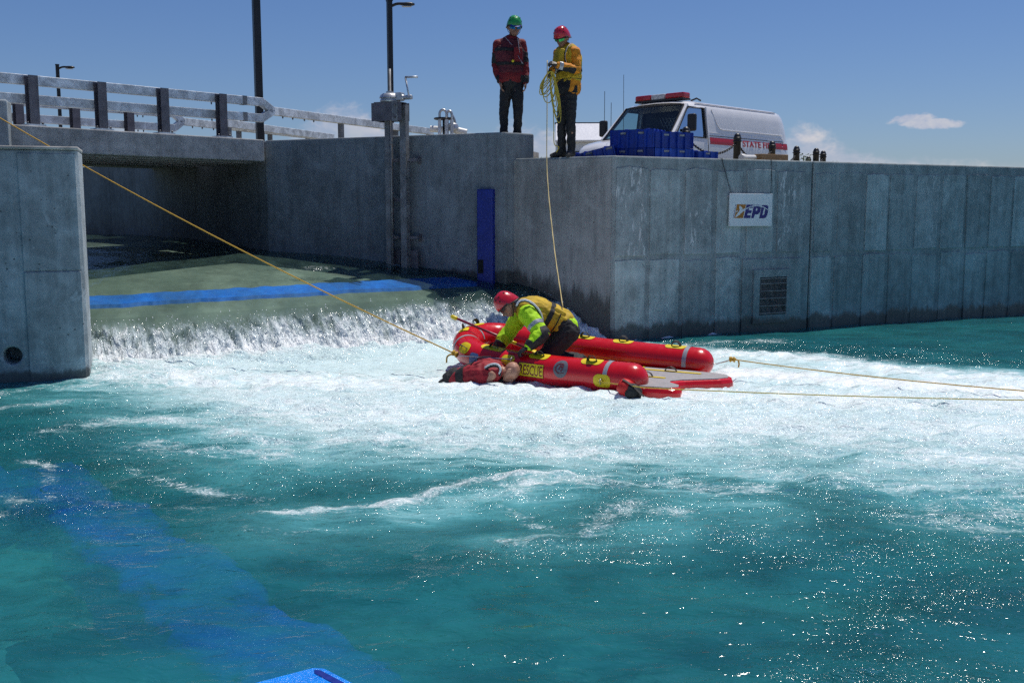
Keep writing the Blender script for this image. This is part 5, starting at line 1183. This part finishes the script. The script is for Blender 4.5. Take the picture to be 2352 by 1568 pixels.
def hand_hulls(wr, d, pn, th, curl=25, s=1.0, inf=0.0, spread=0):
    """palm, four fingers of three joints, thumb from the side of the palm"""
    wr = Vector(wr); d = Vector(d).normalized(); pn = Vector(pn); pn = (pn - d * pn.dot(d)).normalized(); ac = Vector(th); ac = (ac - d * ac.dot(d) - pn * ac.dot(pn)).normalized()
    H = [[(wr, .024 * s + inf), (wr + d * .03 * s + ac * .018 * s, .018 * s + inf), (wr + d * .03 * s - ac * .018 * s, .018 * s + inf), (wr + d * .085 * s + ac * .031 * s, .012 * s + inf), (wr + d * .085 * s - ac * .031 * s, .012 * s + inf)]]
    for k, (off, L) in enumerate(((.034, .072), (.0115, .084), (-.0115, .079), (-.034, .062))):
        p = wr + d * (.086 - abs(off) * .15) * s + ac * off * s; a = R(curl * .6); dd = d * math.cos(R(spread * off * 30)) + ac * math.sin(R(spread * off * 30))
        for f_, r0, r1 in ((.45, .0095, .009), (.30, .009, .0083), (.25, .0083, .007)):
            v = (dd * math.cos(a) + pn * math.sin(a)); q = p + v * L * f_ * s; H.append([(p, r0 * s + inf), (q, r1 * s + inf)]); p = q; a += R(curl)
    p = wr + d * .028 * s + ac * .026 * s; v = (d * .62 + ac * .70 + pn * .30).normalized(); q = p + v * .042 * s; v2 = (d * .9 + ac * .25 + pn * .4).normalized(); e_ = q + v2 * .032 * s
    H += [[(wr + d * .02 * s, .016 * s + inf), (p, .014 * s + inf), (q, .0115 * s + inf)], [(q, .011 * s + inf), (e_, .009 * s + inf)]]
    return H
def head_hulls(c_, f, u):
    c_ = Vector(c_); f = Vector(f).normalized(); u = Vector(u); u = (u - f * u.dot(f)).normalized(); s = f.cross(u)
    P = lambda x, y, z: c_ + f * x + s * y + u * z
    H = [[(P(-.015, 0, .03), .088), (P(.012, .012, .02), .076), (P(.012, -.012, .02), .076)],
         [(P(.01, .02, -.02), .062), (P(.01, -.02, -.02), .062), (P(.055, .012, -.085), .024), (P(.055, -.012, -.085), .024), (P(0, .035, -.06), .028), (P(0, -.035, -.06), .028)],
         [(P(.085, 0, -.01), .008), (P(.108, 0, -.038), .012), (P(.09, .008, -.04), .01), (P(.09, -.008, -.04), .01), (P(.08, 0, .01), .008)],
         [(P(.084, .018, -.064), .007), (P(.088, 0, -.063), .008), (P(.084, -.018, -.064), .007)], [(P(.080, .015, -.076), .008), (P(.080, -.015, -.076), .008)],
         [(P(.082, .035, .012), .010), (P(.086, .012, .012), .010)], [(P(.082, -.035, .012), .010), (P(.086, -.012, .012), .010)]]
    for sg_ in (1, -1): H.append([(P(-.005, sg_ * .088, .018), .010), (P(-.012, sg_ * .094, -.005), .012), (P(-.004, sg_ * .086, -.03), .008)])
    return H
def fabric(name, col, var=.16, rough=.75, bump=.5): return basic(name, col, rough, 0, var=var, scale=7, bump=bump, bscale=26)
M_skin = basic('skin_tan', (.30, .155, .10), .5, var=.12, scale=25); M_skin2 = basic('skin_pale', (.40, .20, .135), .42, var=.12, scale=20)
M_blk = fabric('black_drysuit', (.011, .011, .013)); M_glove = fabric('black_glove', (.010, .010, .012), rough=.55); M_neon = fabric('neon_jacket', (.42, .74, .004), .10); M_vesty = fabric('yellow_vest', (.50, .33, .012), .18)
M_orange = fabric('orange_jacket', (.62, .22, .006), .14); M_dred = fabric('dark_red_jacket', (.17, .006, .010), .2); M_dred2 = fabric('maroon_vest', (.085, .008, .016), .25); M_rvest = fabric('red_vest', (.26, .006, .015), .2)
M_rhelm = basic('red_helmet', (.50, .008, .022), .22, var=.05, coat=.5); M_ghelm = basic('green_helmet', (.015, .27, .055), .28, var=.05, coat=.4); M_shoe = basic('shoe', (.04, .035, .032), .7, var=.3); M_sole = basic('shoe_sole', (.22, .19, .15), .7)
M_lensb = basic('blue_mirror_lens', (.03, .18, .42), .08, .8); M_lensg = basic('green_mirror_lens', (.02, .30, .07), .1, .6); M_wht = basic('white_piping', (.62, .64, .66), .5)
def helmet(c_, f, u, mat, parent, holes=True, s=1.07):
    c_ = Vector(c_); f = Vector(f).normalized(); u = Vector(u); u = (u - f * u.dot(f)).normalized(); sd = f.cross(u)
    P = lambda x, y, z: c_ + f * x * s + sd * y * s + u * z * s
    m_ = MB(); n, k = 30, 12; vs = []
    for i in range(k + 1):
        for j in range(n):
            ph = 2 * math.pi * j / n; low = -.02 + (.018 if math.cos(ph) > .3 else -.035 * max(0, -math.cos(ph) + .5))          # rim dips over ears and nape
            th = math.pi / 2 * (1 - i / k); z0 = low; rr_ = math.cos(math.pi / 2 * i / k) if i < k else 0
            zz = z0 + (.13 - z0) * math.sin(math.pi / 2 * i / k) + .03 * 1; vs.append(P(.128 * rr_ ** .8 * math.cos(ph) - .012, .108 * rr_ ** .8 * math.sin(ph), zz))
    m_.add(vs, [(i * n + j, i * n + (j + 1) % n, (i + 1) * n + (j + 1) % n, (i + 1) * n + j) for i in range(k) for j in range(n)])
    h = put('helmet', m_, mat, parent, smooth=True); sd_ = h.modifiers.new('shell', 'SOLIDIFY'); sd_.thickness = .010; sd_.offset = -1
    m_ = MB(); m_.tube([vs[j] for j in range(n)], .007, 6, closed=True); put('rim', m_, M_trim, h, smooth=True)
    if holes:
        for (ph, i) in ((35, 7), (-35, 7), (0, 9), (75, 7), (-75, 7), (115, 7), (-115, 7), (60, 4), (-60, 4)):
            j = int(round((ph % 360) / 360 * n)) % n; p = vs[i * n + j]; nn = (p - P(-.01, 0, .03)).normalized(); m_ = MB(); m_.lathe([(.001, .0035), (.009, .003), (.010, -.006)], p, axis=nn, n=10); put('vent', m_, M_dark, h)  # dark discs paint the shade inside the vent holes
    for sg_ in (1, -1):
        m_ = MB(); m_.tube([P(-.02, sg_ * .102, .0), P(.01, sg_ * .085, -.06), P(.045, sg_ * .03, -.112), P(.05, 0, -.116)], .008, 6, flat=.5); put('chin_strap', m_, M_web, parent)
    return h
def shades(c_, f, u, mat, parent, brim=None):
    c_ = Vector(c_); f = Vector(f).normalized(); u = Vector(u); u = (u - f * u.dot(f)).normalized(); sd = f.cross(u); P = lambda x, y, z: c_ + (f * x + sd * y + u * z) * 1.08
    g = put('sunglasses', MB().tube([P(-.0, .098, .008)] + [P(.098 * math.cos(R(a)) - .0, .098 * math.sin(R(a)), .016) for a in (70, 50, 30, 10, -10, -30, -50, -70)] + [P(0, -.098, .008)], .005, 6), M_trim, parent)
    for a0_, a1_ in ((8, 52), (-8, -52)):
        m_ = MB(); m_.grid(lambda a, b: P(.101 * math.cos(R(a0_ + (a1_ - a0_) * a)) + .002, .101 * math.sin(R(a0_ + (a1_ - a0_) * a)), .018 - .036 * b * (1 - .35 * a)), 7, 4); put('lens', m_, mat, g, smooth=True)
    if brim: m_ = MB(); m_.grid(lambda a, b: P(.09 + .06 * b * math.sin(math.pi * a) , -.075 + .15 * a, .048 - .02 * b), 9, 4); put('cap_brim', m_, brim, parent, smooth=True)
def person(name_label, base, J, o):
    """J: joints in world space. o: outfit"""
    rt = thing('person', base, name_label, 'person')
    g = lambda k: Vector(J[k]); sdP = Vector(J['sideP']).normalized(); sdC = Vector(J['sideC']).normalized()
    pel, wai, che, nek = g('pelvis'), g('waist'), g('chest'), g('neck'); hd = g('head'); hf, hu = Vector(J['hf']).normalized(), Vector(J['hu']).normalized()
    spn = (nek - che).normalized(); upc = che.lerp(nek, .62)
    def pair(c_, s, wd, r): return [(c_ + s * wd, r), (c_ - s * wd, r)]
    TP, TW, TC, TU = pair(pel, sdP, .085, .105), pair(wai, (sdP + sdC) / 2, .07, .10), pair(che, sdC, .09, .112), pair(upc, sdC, .115, .068)
    torso = [TP + TW, TW + TC, TC + TU, TU + [(nek, .058)]]; hs = o.get('hs', 1.08)
    arms = {}; legs = {}; bk = o.get('bulk', 1.0)
    for k in 'LR':
        sh, e_, wr = g('sh' + k), g('el' + k), g('wr' + k); hp, kn_, an = g('hip' + k), g('kn' + k), g('an' + k); td = Vector(J['toe' + k]).normalized()
        mid = e_.lerp(wr, .3)
        arms[k] = [[(sh, .062), (sh.lerp(e_, .45), .054), (e_, .043)], [(e_, .043), (mid, .043), (wr, .028)]]
        cal = kn_.lerp(an, .32); legs[k] = [[(hp, .088), (hp.lerp(kn_, .5), .075), (kn_, .058)], [(kn_, .056), (cal, .056), (an, .038)]]
        up_ = (kn_ - an).normalized(); up_ = up_ if 'footup' + k not in J else Vector(J['footup' + k]).normalized()
        arms[k + 'f'] = [[(an - up_ * .035 - td * .045, .034), (an, .036), (an - up_ * .045 + td * .09, .032), (an - up_ * .055 + td * .165, .024)]]
    hands = {k: (g('wr' + k), J['hd' + k], J['pn' + k], J['th' + k], J.get('curl' + k, 25)) for k in 'LR'}
    body = torso + arms['L'] + arms['R'] + legs['L'] + legs['R'] + arms['Lf'] + arms['Rf'] + [[(nek, .056), (hd - hu * .06 - hf * .01, .054)]] + [[(hd + (Vector(c_) - hd) * hs, r_ * hs) for c_, r_ in h] for h in head_hulls(hd, hf, hu)]
    for k in 'LR': body += hand_hulls(*hands[k])
    blob('body', body, o.get('skin', M_skin), rt, vox=.0075, it=3)
    part = {}
    if 'jacket' in o:
        TH = pair(pel.lerp(wai, -o.get('hem', .25)), sdP, .088, .118)
        jk = [TH + TW, TW + TC, TC + TU, TU + [(nek.lerp(hd, .12), .056)]] + [[(upc + sdC * sg_ * .10, .07), (g('sh' + k), .064)] for k, sg_ in (('L', 1), ('R', -1))]
        for k in 'LR': a = arms[k]; jk += [[(c_, r_ * bk) for c_, r_ in a[0]], [(c_, (r_ + .006) * bk) for c_, r_ in a[1][:2]] + [(g('wr' + k).lerp(g('el' + k), .06), .034)]]
        part['jacket'] = blob('jacket', jk, o['jacket'], rt, vox=.010, it=3, wrinkle=.013, wscale=8, inflate=.015, seed=o.get('seed', 0))
    if 'trousers' in o:
        tr_ = [TP + [(g('hipL'), .09), (g('hipR'), .09)]] + [TP + pair(pel.lerp(wai, .7), sdP, .075, .085)] + [[(c_, (r_ + .002) * (1 + (bk - 1) * .8)) for c_, r_ in h] for k in 'LR' for h in legs[k]]
        for k in 'LR': tr_ += [[(g('an' + k), .050), (g('kn' + k).lerp(g('an' + k), .6), .054)]]
        part['trousers'] = blob('trousers', tr_, o['trousers'], rt, vox=.010, it=3, wrinkle=.014, wscale=8, inflate=.010, seed=3 + o.get('seed', 0))
    if 'vest' in o:
        lowv = wai.lerp(pel, o.get('vestlow', .35)); vn = o.get('vnar', 1.0); TL = pair(lowv, (sdP + sdC) / 2, .075 * vn, .105); TUv = pair(upc, sdC, .075 * vn, .078); TW = pair(wai, (sdP + sdC) / 2, .07 * vn, .10); TC = pair(che, sdC, .09 * vn, .112)
        part['vest'] = blob('vest', [TL + TW, TW + TC, TC + TUv], o['vest'], rt, vox=.011, it=2, wrinkle=.014, wscale=8, inflate=o.get('vinf', .048), seed=5)
    for k in 'LR':
        if o.get('gloves'): blob('glove', hand_hulls(*hands[k], 1.0, .0035) + [[(g('wr' + k), .030), (g('wr' + k).lerp(g('el' + k), .12), .034)]], o['gloves'], rt, vox=.007, it=2)
        if o.get('shoes'):
            td = Vector(J['toe' + k]).normalized(); sh_ = blob('shoe', [[(c_, r_ + .008) for c_, r_ in h] for h in arms[k + 'f']], o['shoes'], rt, vox=.009, it=2)
    return rt, part
ZU = V(0, 0, 1)
# --- man in the green helmet on the walkway behind the wall
D1 = 15.78; q = lambda x, y, d=0.0: aty(x, y, D1 + d)
zg = 2.78
J1 = dict(pelvis=q(1175, 186), waist=q(1174, 160), chest=q(1170, 121), neck=q(1174, 92), head=q(1181, 63, -.05), hf=V(.22, -.90, -.30), hu=V(.06, -.28, .95), sideP=V(1, .12, 0), sideC=V(1, .18, 0),
          shL=q(1198, 102, .03), elL=q(1206, 150, .02), wrL=q(1207, 189, -.06), shR=q(1144, 103, -.03), elR=q(1138, 151, .02), wrR=q(1149, 188, -.10),
          hipL=q(1188, 194), hipR=q(1164, 194), knL=q(1190, 263, -.08), knR=q(1157, 262, -.02), anL=V(q(1187, 300).x, D1, zg + .10), anR=V(q(1158, 300).x, D1, zg + .10), toeL=V(.3, -.95, 0), toeR=V(-.25, -.95, 0),
          hdL=V(0, -.1, -1), pnL=V(-1, -.1, 0), thL=V(0, -1, 0), hdR=V(.15, -.1, -1), pnR=V(1, -.1, 0), thR=V(0, -1, 0), curlL=28, curlR=22)
p1, c1_ = person('person in green helmet and dark red jacket standing on the wall', V(q(1174, 300).x, D1, zg), J1, dict(jacket=M_dred, trousers=M_blk, vest=M_dred2, shoes=M_shoe, seed=1, vestlow=.1, hem=-.30, vinf=.034))
helmet(J1['head'], J1['hf'], V(.06, -.12, 1), M_ghelm, p1); shades(J1['head'], J1['hf'], J1['hu'], M_lensb, p1, basic('cap_blue', (.01, .03, .28), .6))
jk = c1_['jacket']; vs_ = c1_['vest']
for k in 'LR':
    sh, e_, wr = (Vector(J1[n + k]) for n in ('sh', 'el', 'wr')); ax = (e_ - sh).normalized()
    sgn = 1 if k == 'L' else -1
    band_of(jk, 'sleeve_panel', slab(sh.lerp(e_, .66), ax, .075) + [(sh - V(sgn * .075, 0, 0), V(-sgn, 0, 0))], M_blk, p1, .003)
    band_of(jk, 'cuff', slab(wr.lerp(e_, .12), (wr - e_), .05) + [(sh - V(sgn * .015, 0, 0), V(-sgn, 0, 0))], M_blk, p1, .003)
for z_, n_, m in ((118, 'chest_strap', M_blk), (150, 'waist_belt', M_blk)): band_of(vs_, n_, slab(q(1172, z_), (0, .05, 1), .022), m, p1)
for x0, y0, x1, y1 in ((1189, 88, 1196, 138), (1160, 85, 1176, 104), (1184, 118, 1200, 146)):
    m_ = MB(); m_.tube([q(x0, y0, -.19), q((x0 + x1) / 2, (y0 + y1) / 2, -.205), q(x1, y1, -.175)], .014, 8, flat=.3); put('webbing_strap', m_, M_refl, p1)
m_ = MB(); m_.box(q(1190, 125, -.185), (.13, .05, .20), rotz(.2)); put('chest_pocket', m_, M_dred, p1, bevel=.02)
m_ = MB(); m_.lathe([(.001, 0), (.02, .004), (.02, .014), (.001, .018)], q(1178, 141, -.215), axis=V(0, -1, .1), n=12); put('toggle', m_, M_yel, p1)
# --- rope handler in the orange jacket
D2 = 15.22; q = lambda x, y, d=0.0: aty(x, y, D2 + d); zg = 2.615
J2 = dict(pelvis=q(1304, 200), waist=q(1306, 172), chest=q(1303, 137), neck=q(1301, 110, .02), head=q(1291, 88, -.03), hf=V(-.55, -.68, -.46), hu=V(-.22, -.36, .9), sideP=V(.72, -.68, 0), sideC=V(.70, -.70, 0),
          shL=q(1322, 121, -.15), elL=q(1325, 160, -.22), wrL=q(1281, 150, -.34), shR=q(1283, 122, .12), elR=q(1279, 158, -.02), wrR=q(1266, 163, -.26),
          hipL=q(1311, 206, -.06), hipR=q(1297, 206, .06), knL=q(1311, 277, -.10), knR=q(1290, 277, -.02), anL=V(q(1312, 340).x, D2 - .08, zg + .09), anR=V(q(1291, 340).x, D2 + .03, zg + .09), toeL=V(-.45, -.88, 0), toeR=V(-.92, -.35, 0),
          hdL=V(-.9, -.1, .28), pnL=V(-.25, .6, -.6), thL=V(0, .2, 1), hdR=V(-.5, -.4, -.5), pnR=V(.3, -.5, -.6), thR=V(-.4, -.6, .6), curlL=45, curlR=55)
p2, c2_ = person('person in red helmet and orange jacket paying out rope on the wall edge', V(q(1303, 350).x, D2, zg), J2, dict(jacket=M_orange, trousers=M_blk, vest=M_vesty, gloves=M_glove, shoes=M_shoe, seed=9, vestlow=.25, hem=.12, vinf=.036))
helmet(J2['head'], J2['hf'], V(-.12, -.2, .97), M_rhelm, p2); shades(J2['head'], J2['hf'], J2['hu'], M_lensg, p2)
sh, e_, wr = (Vector(J2[n + 'L']) for n in ('sh', 'el', 'wr')); ax = (wr - e_).normalized(); jk = c2_['jacket']; vs_ = c2_['vest']
band_of(jk, 'sleeve_panel', slab(e_.lerp(wr, .55), ax, .13) + [(e_ + V(0, 0, .012), V(0, 0, 1)), (V(0, D2 - .03, 0), V(0, 1, 0))], M_blk, p2, .003)
band_of(jk, 'cuff', slab(e_.lerp(wr, .86), ax, .028) + [(V(0, D2 - .06, 0), V(0, 1, 0))], M_refl, p2, .006)
band_of(vs_, 'waist_belt', slab(q(1304, 163), (0, .05, 1), .024), M_blk, p2); band_of(vs_, 'vest_seam', slab(q(1304, 185), (0, .05, 1), .004), M_blk, p2, .002)
m_ = MB(); pts = [q(1288, 100, -.12), q(1300, 105, -.2), q(1308, 100, -.2), q(1320, 99, -.16), q(1334, 108, -.05)]; m_.tube(spline([q(1302, 150, -.24), q(1298, 130, -.24), q(1303, 110, -.21), q(1314, 99, -.13)], 6), .014, 8, flat=.35); put('piping', m_, M_wht, p2)
m_ = MB(); m_.tube(spline([q(1300, 148, -.235), q(1297, 128, -.235), q(1300, 112, -.2)], 6), .028, 8, flat=.3); put('shoulder_strap', m_, M_blk, p2)
m_ = MB(); m_.box(q(1291, 130, -.20), (.10, .07, .22), rotz(-.6)); put('chest_panel', m_, M_vesty, p2, bevel=.03)
m_ = MB(); m_.box(q(1316, 205, -.16), (.13, .04, .10), rotz(-.3)); put('belt_pouch', m_, M_blk, p2, bevel=.01)
# --- coiled rope in the hands
coil = thing('coiled_rope', q(1262, 150, -.32), 'loose coil of yellow rope hanging from the gloved hands of the rope handler', 'rope')
hnd = q(1266, 164, -.36); rc = random.Random(11)
for k in range(7):
    a_ = R(205 + 9 * k); ln = .24 + .03 * k + rc.uniform(-.03, .05); dr = V(math.cos(a_) * .8, rc.uniform(-.15, .15), -1.0 - .05 * k).normalized(); sd = V(.75, .5, .15 * rc.uniform(-1, 1)).normalized(); wd = .035 + .012 * k
    pts = [hnd + dr * ln * (1 - math.cos(R(20 * i))) / 2 + sd * wd * math.sin(R(20 * i)) for i in range(18)]; m_ = MB(); m_.tube(pts, .007, 6, closed=True); put('loop', m_, M_rope2, coil, smooth=True)
for k in range(6):
    ln = .30 + .075 * k; sd = V(.85, .4, 0); wd = .03 + .008 * k; dr = V(.08 + .015 * k, .02, -1).normalized(); h2 = q(1268, 172, -.33)
    pts = [h2 + dr * ln * (1 - math.cos(R(20 * i))) / 2 + sd * wd * math.sin(R(20 * i)) for i in range(18)]; m_ = MB(); m_.tube(pts, .007, 6, closed=True); put('loop', m_, M_rope2, coil, smooth=True)
m_ = MB(); m_.tube(spline([q(1270, 230, -.33), q(1272, 290, -.30), q(1273, 330, -.3), q(1283, 338, -.25), q(1278, 350, -.2)], 8), .007, 6); put('tail_end', m_, M_rope2, coil, smooth=True)
# --- kneeling rescuer
DK = 11.45; q = lambda x, y, d=0.0: aty(x, y, DK + d)
JK = dict(pelvis=q(1305, 752, .02), waist=q(1275, 733, 0), chest=q(1232, 716, -.02), neck=q(1199, 706, -.04), head=q(1166, 701, -.06), hf=V(-.62, -.30, -.72), hu=V(-.72, .0, .68), sideP=V(.05, -1, -.05), sideC=V(.12, -1, -.06),
          shL=q(1212, 722, -.21), elL=q(1244, 766, -.36), wrL=q(1213, 797, -.44), shR=q(1196, 724, .16), elR=q(1168, 765, .20), wrR=q(1138, 805, .10),
          hipL=q(1304, 762, -.10), hipR=q(1306, 760, .12), knL=q(1248, 826, -.14), knR=q(1252, 822, .20), anL=q(1330, 828, -.10), anR=q(1336, 824, .22), toeL=V(1, 0, -.1), toeR=V(1, 0, -.1), footupL=V(.1, 0, 1), footupR=V(.1, 0, 1),
          hdL=V(-.85, -.1, -.45), pnL=V(-.35, 0, -.9), thL=V(0, .9, .2), hdR=V(-.95, -.05, -.12), pnR=V(-.1, 0, -1), thR=V(0, -1, 0), curlL=35, curlR=12)
# --- casualty
DC = 10.98; q = lambda x, y, d=0.0: aty(x, y, DC + d)
p3, c3_ = person('person in red helmet, neon jacket and yellow vest kneeling on the sled', V(.6, DK, .1), JK, dict(jacket=M_neon, trousers=M_blk, vest=M_vesty, gloves=M_glove, shoes=M_shoe, seed=4, vestlow=.45, hem=-.20, vinf=.058, bulk=1.5, vnar=.62))
helmet(JK['head'], JK['hf'], V(-.62, .02, .78), M_rhelm, p3); shades(JK['head'], JK['hf'], JK['hu'], M_trim, p3)
jk = c3_['jacket']; vs_ = c3_['vest']; sh, e_, wr = (Vector(JK[n + 'L']) for n in ('sh', 'el', 'wr')); axu = (e_ - sh).normalized(); axf = (wr - e_).normalized()
ynear = [(V(0, DK - .16, 0), V(0, 1, 0))]
band_of(jk, 'reflective_band', slab(sh.lerp(e_, .60), axu, .022) + ynear, M_refl, p3, .004)
nrm = axf.cross(V(0, 1, 0)).normalized(); nrm = nrm if nrm.x < 0 else -nrm
band_of(jk, 'sleeve_panel', slab(e_.lerp(wr, .42), axf, .13) + ynear + [(e_.lerp(wr, .4) + nrm * .004, nrm)], M_blk, p3, .004)
band_of(jk, 'cuff', slab(e_.lerp(wr, .88), axf, .03) + ynear, M_blk, p3, .005); band_of(jk, 'elbow_patch', slab(e_, axu, .045) + ynear + [(e_ + V(.0, 0, 0), V(-1, 0, -.3))], M_blk, p3, .004)
shR_, eR, wR = (Vector(JK[n + 'R']) for n in ('sh', 'el', 'wr')); axr = (wR - eR).normalized()
band_of(jk, 'cuff', slab(eR.lerp(wR, .80), axr, .055) + [(V(0, DK + .0, 0), V(0, -1, 0))], M_blk, p3, .005)
spd = (Vector(JK['chest']) - Vector(JK['pelvis'])).normalized()
band_of(vs_, 'back_strap', slab(Vector(JK['chest']).lerp(Vector(JK['waist']), .55), spd, .026), M_blk, p3, .007)
band_of(vs_, 'vest_seam', slab(Vector(JK['waist']), spd, .006), M_blk, p3, .003)
arm = [sh + V(.02, 0, 0) + (spd * math.cos(R(a)) * .165 + V(0, 0, 1) * math.sin(R(a)) * .150) + V(0, -.045, 0) for a in range(10, 271, 20)]
m_ = MB(); m_.tube(arm, .011, 8); put('piping', m_, M_wht, p3, smooth=True)
m_ = MB(); m_.tube([p + (p - sh).normalized() * -.016 for p in arm], .009, 8); put('armhole_trim', m_, M_blk, p3, smooth=True)
m_ = MB(); m_.box(Vector(JK['waist']) + V(.02, -.10, .06), (.17, .14, .15), Matrix.Rotation(R(28), 3, 'Y')); put('vest_pouch', m_, M_vesty, p3, bevel=.035)
# --- lifting line from the rope handler down to the rescuer
h0 = aty(1257, 139, D2 - .42); mid = aty(1257, 400, 14.15); e_ = aty(1293, 708, DK + .02)
ll = thing('lifting_line', e_, 'thin tan rope hanging from the rope handler down to the kneeling rescuer', 'rope')
m_ = MB(); m_.tube(spline([h0, aty(1256.5, 260, 14.55), mid, aty(1272, 560, 12.9), e_], 14), .0065, 8); put('line', m_, M_rope3, ll, smooth=True)
# casualty, face down, held at the bow
JC = dict(pelvis=q(1052, 876, .22), waist=q(1078, 864, .12), chest=q(1116, 855, .02), neck=q(1148, 850, -.02), head=q(1173, 854, -.04), hf=V(.35, -.35, -.87), hu=V(.93, -.1, .33), sideP=V(.35, .93, 0), sideC=V(.3, .95, .1),
          shL=q(1140, 842, .14), elL=q(1120, 872, .38), wrL=q(1095, 872, .5), shR=q(1128, 860, -.14), elR=q(1100, 897, -.12), wrR=q(1072, 918, -.02),
          hipL=q(1044, 864, .32), hipR=q(1046, 868, .14), knL=q(1000, 897, .45), knR=q(1000, 902, .3), anL=q(960, 932, .6), anR=q(960, 937, .4), toeL=V(-.8, .1, -.6), toeR=V(-.8, .1, -.6),
          hdL=V(-.8, 0, -.3), pnL=V(0, 0, -1), thL=V(0, 1, 0), hdR=V(-.8, 0, -.3), pnR=V(0, 0, -1), thR=V(0, 1, 0))
p4, c4_ = person('bald person in dark red life vest floating face down at the bow', V(-.35, DC, -.1), JC, dict(skin=M_skin2, vest=M_rvest, trousers=M_blk, vestlow=.55, vinf=.026, hs=1.0))
vs_ = c4_['vest']; shp = Vector(JC['shR'])
spd = (Vector(JC['chest']) - Vector(JC['pelvis'])).normalized()
arm = [shp + spd * (math.cos(R(a)) * .135 - .005) + V(0, -.075 + .02 * math.sin(R(a)), .035 + math.sin(R(a)) * .085) for a in range(-30, 171, 15)]
m_ = MB(); m_.tube(arm, .011, 8); put('piping', m_, M_wht, p4, smooth=True); m_ = MB(); m_.tube([p - V(0, -.004, .022) for p in arm], .014, 8); put('armhole_trim', m_, M_blk, p4, smooth=True)
band_of(vs_, 'side_panel', slab(Vector(JC['waist']), spd, .05), M_blk, p4, .005)
m_ = MB(); m_.tube(spline([Vector(JC['waist']) + V(-.02, -.12, .10), Vector(JC['chest']) + V(-.08, -.05, .165), Vector(JC['chest']) + V(.05, .02, .17)], 6), .016, 8, flat=.35); put('shoulder_strap', m_, M_blk, p4)

# ------------------------------------------------------------------ spray thrown up where the sheet lands
rsp = random.Random(31); m_ = MB()
for k in range(1500):
    s_ = rsp.uniform(-.2, WL + .9); q_ = rsp.gauss(1.25, .16) if k % 3 else rsp.uniform(.7, 1.2)
    b_ = WA + we * s_ + wn * q_; z0 = float(crest_z(s_) + prof(np.array(q_))) if q_ < 1.2 else .08
    p = V(b_.x, b_.y, max(z0, .06) + abs(rsp.gauss(0, .055)) + .01); r_ = rsp.uniform(.003, .0085) * (1.4 if rsp.random() < .1 else 1)
    a = [p + V(r_, 0, 0), p + V(0, r_, 0), p + V(-r_, 0, 0), p + V(0, -r_, 0), p + V(0, 0, r_ * 1.3), p + V(0, 0, -r_ * 1.3)]
    m_.add(a, [(0, 1, 4), (1, 2, 4), (2, 3, 4), (3, 0, 4), (1, 0, 5), (2, 1, 5), (3, 2, 5), (0, 3, 5)])
put('spray', m_, basic('spray_drops', (.86, .90, .92), .15, 0, var=.05), at=WA, smooth=True, kind='stuff', label='white spray drops along the foot of the fall', cat='spray')
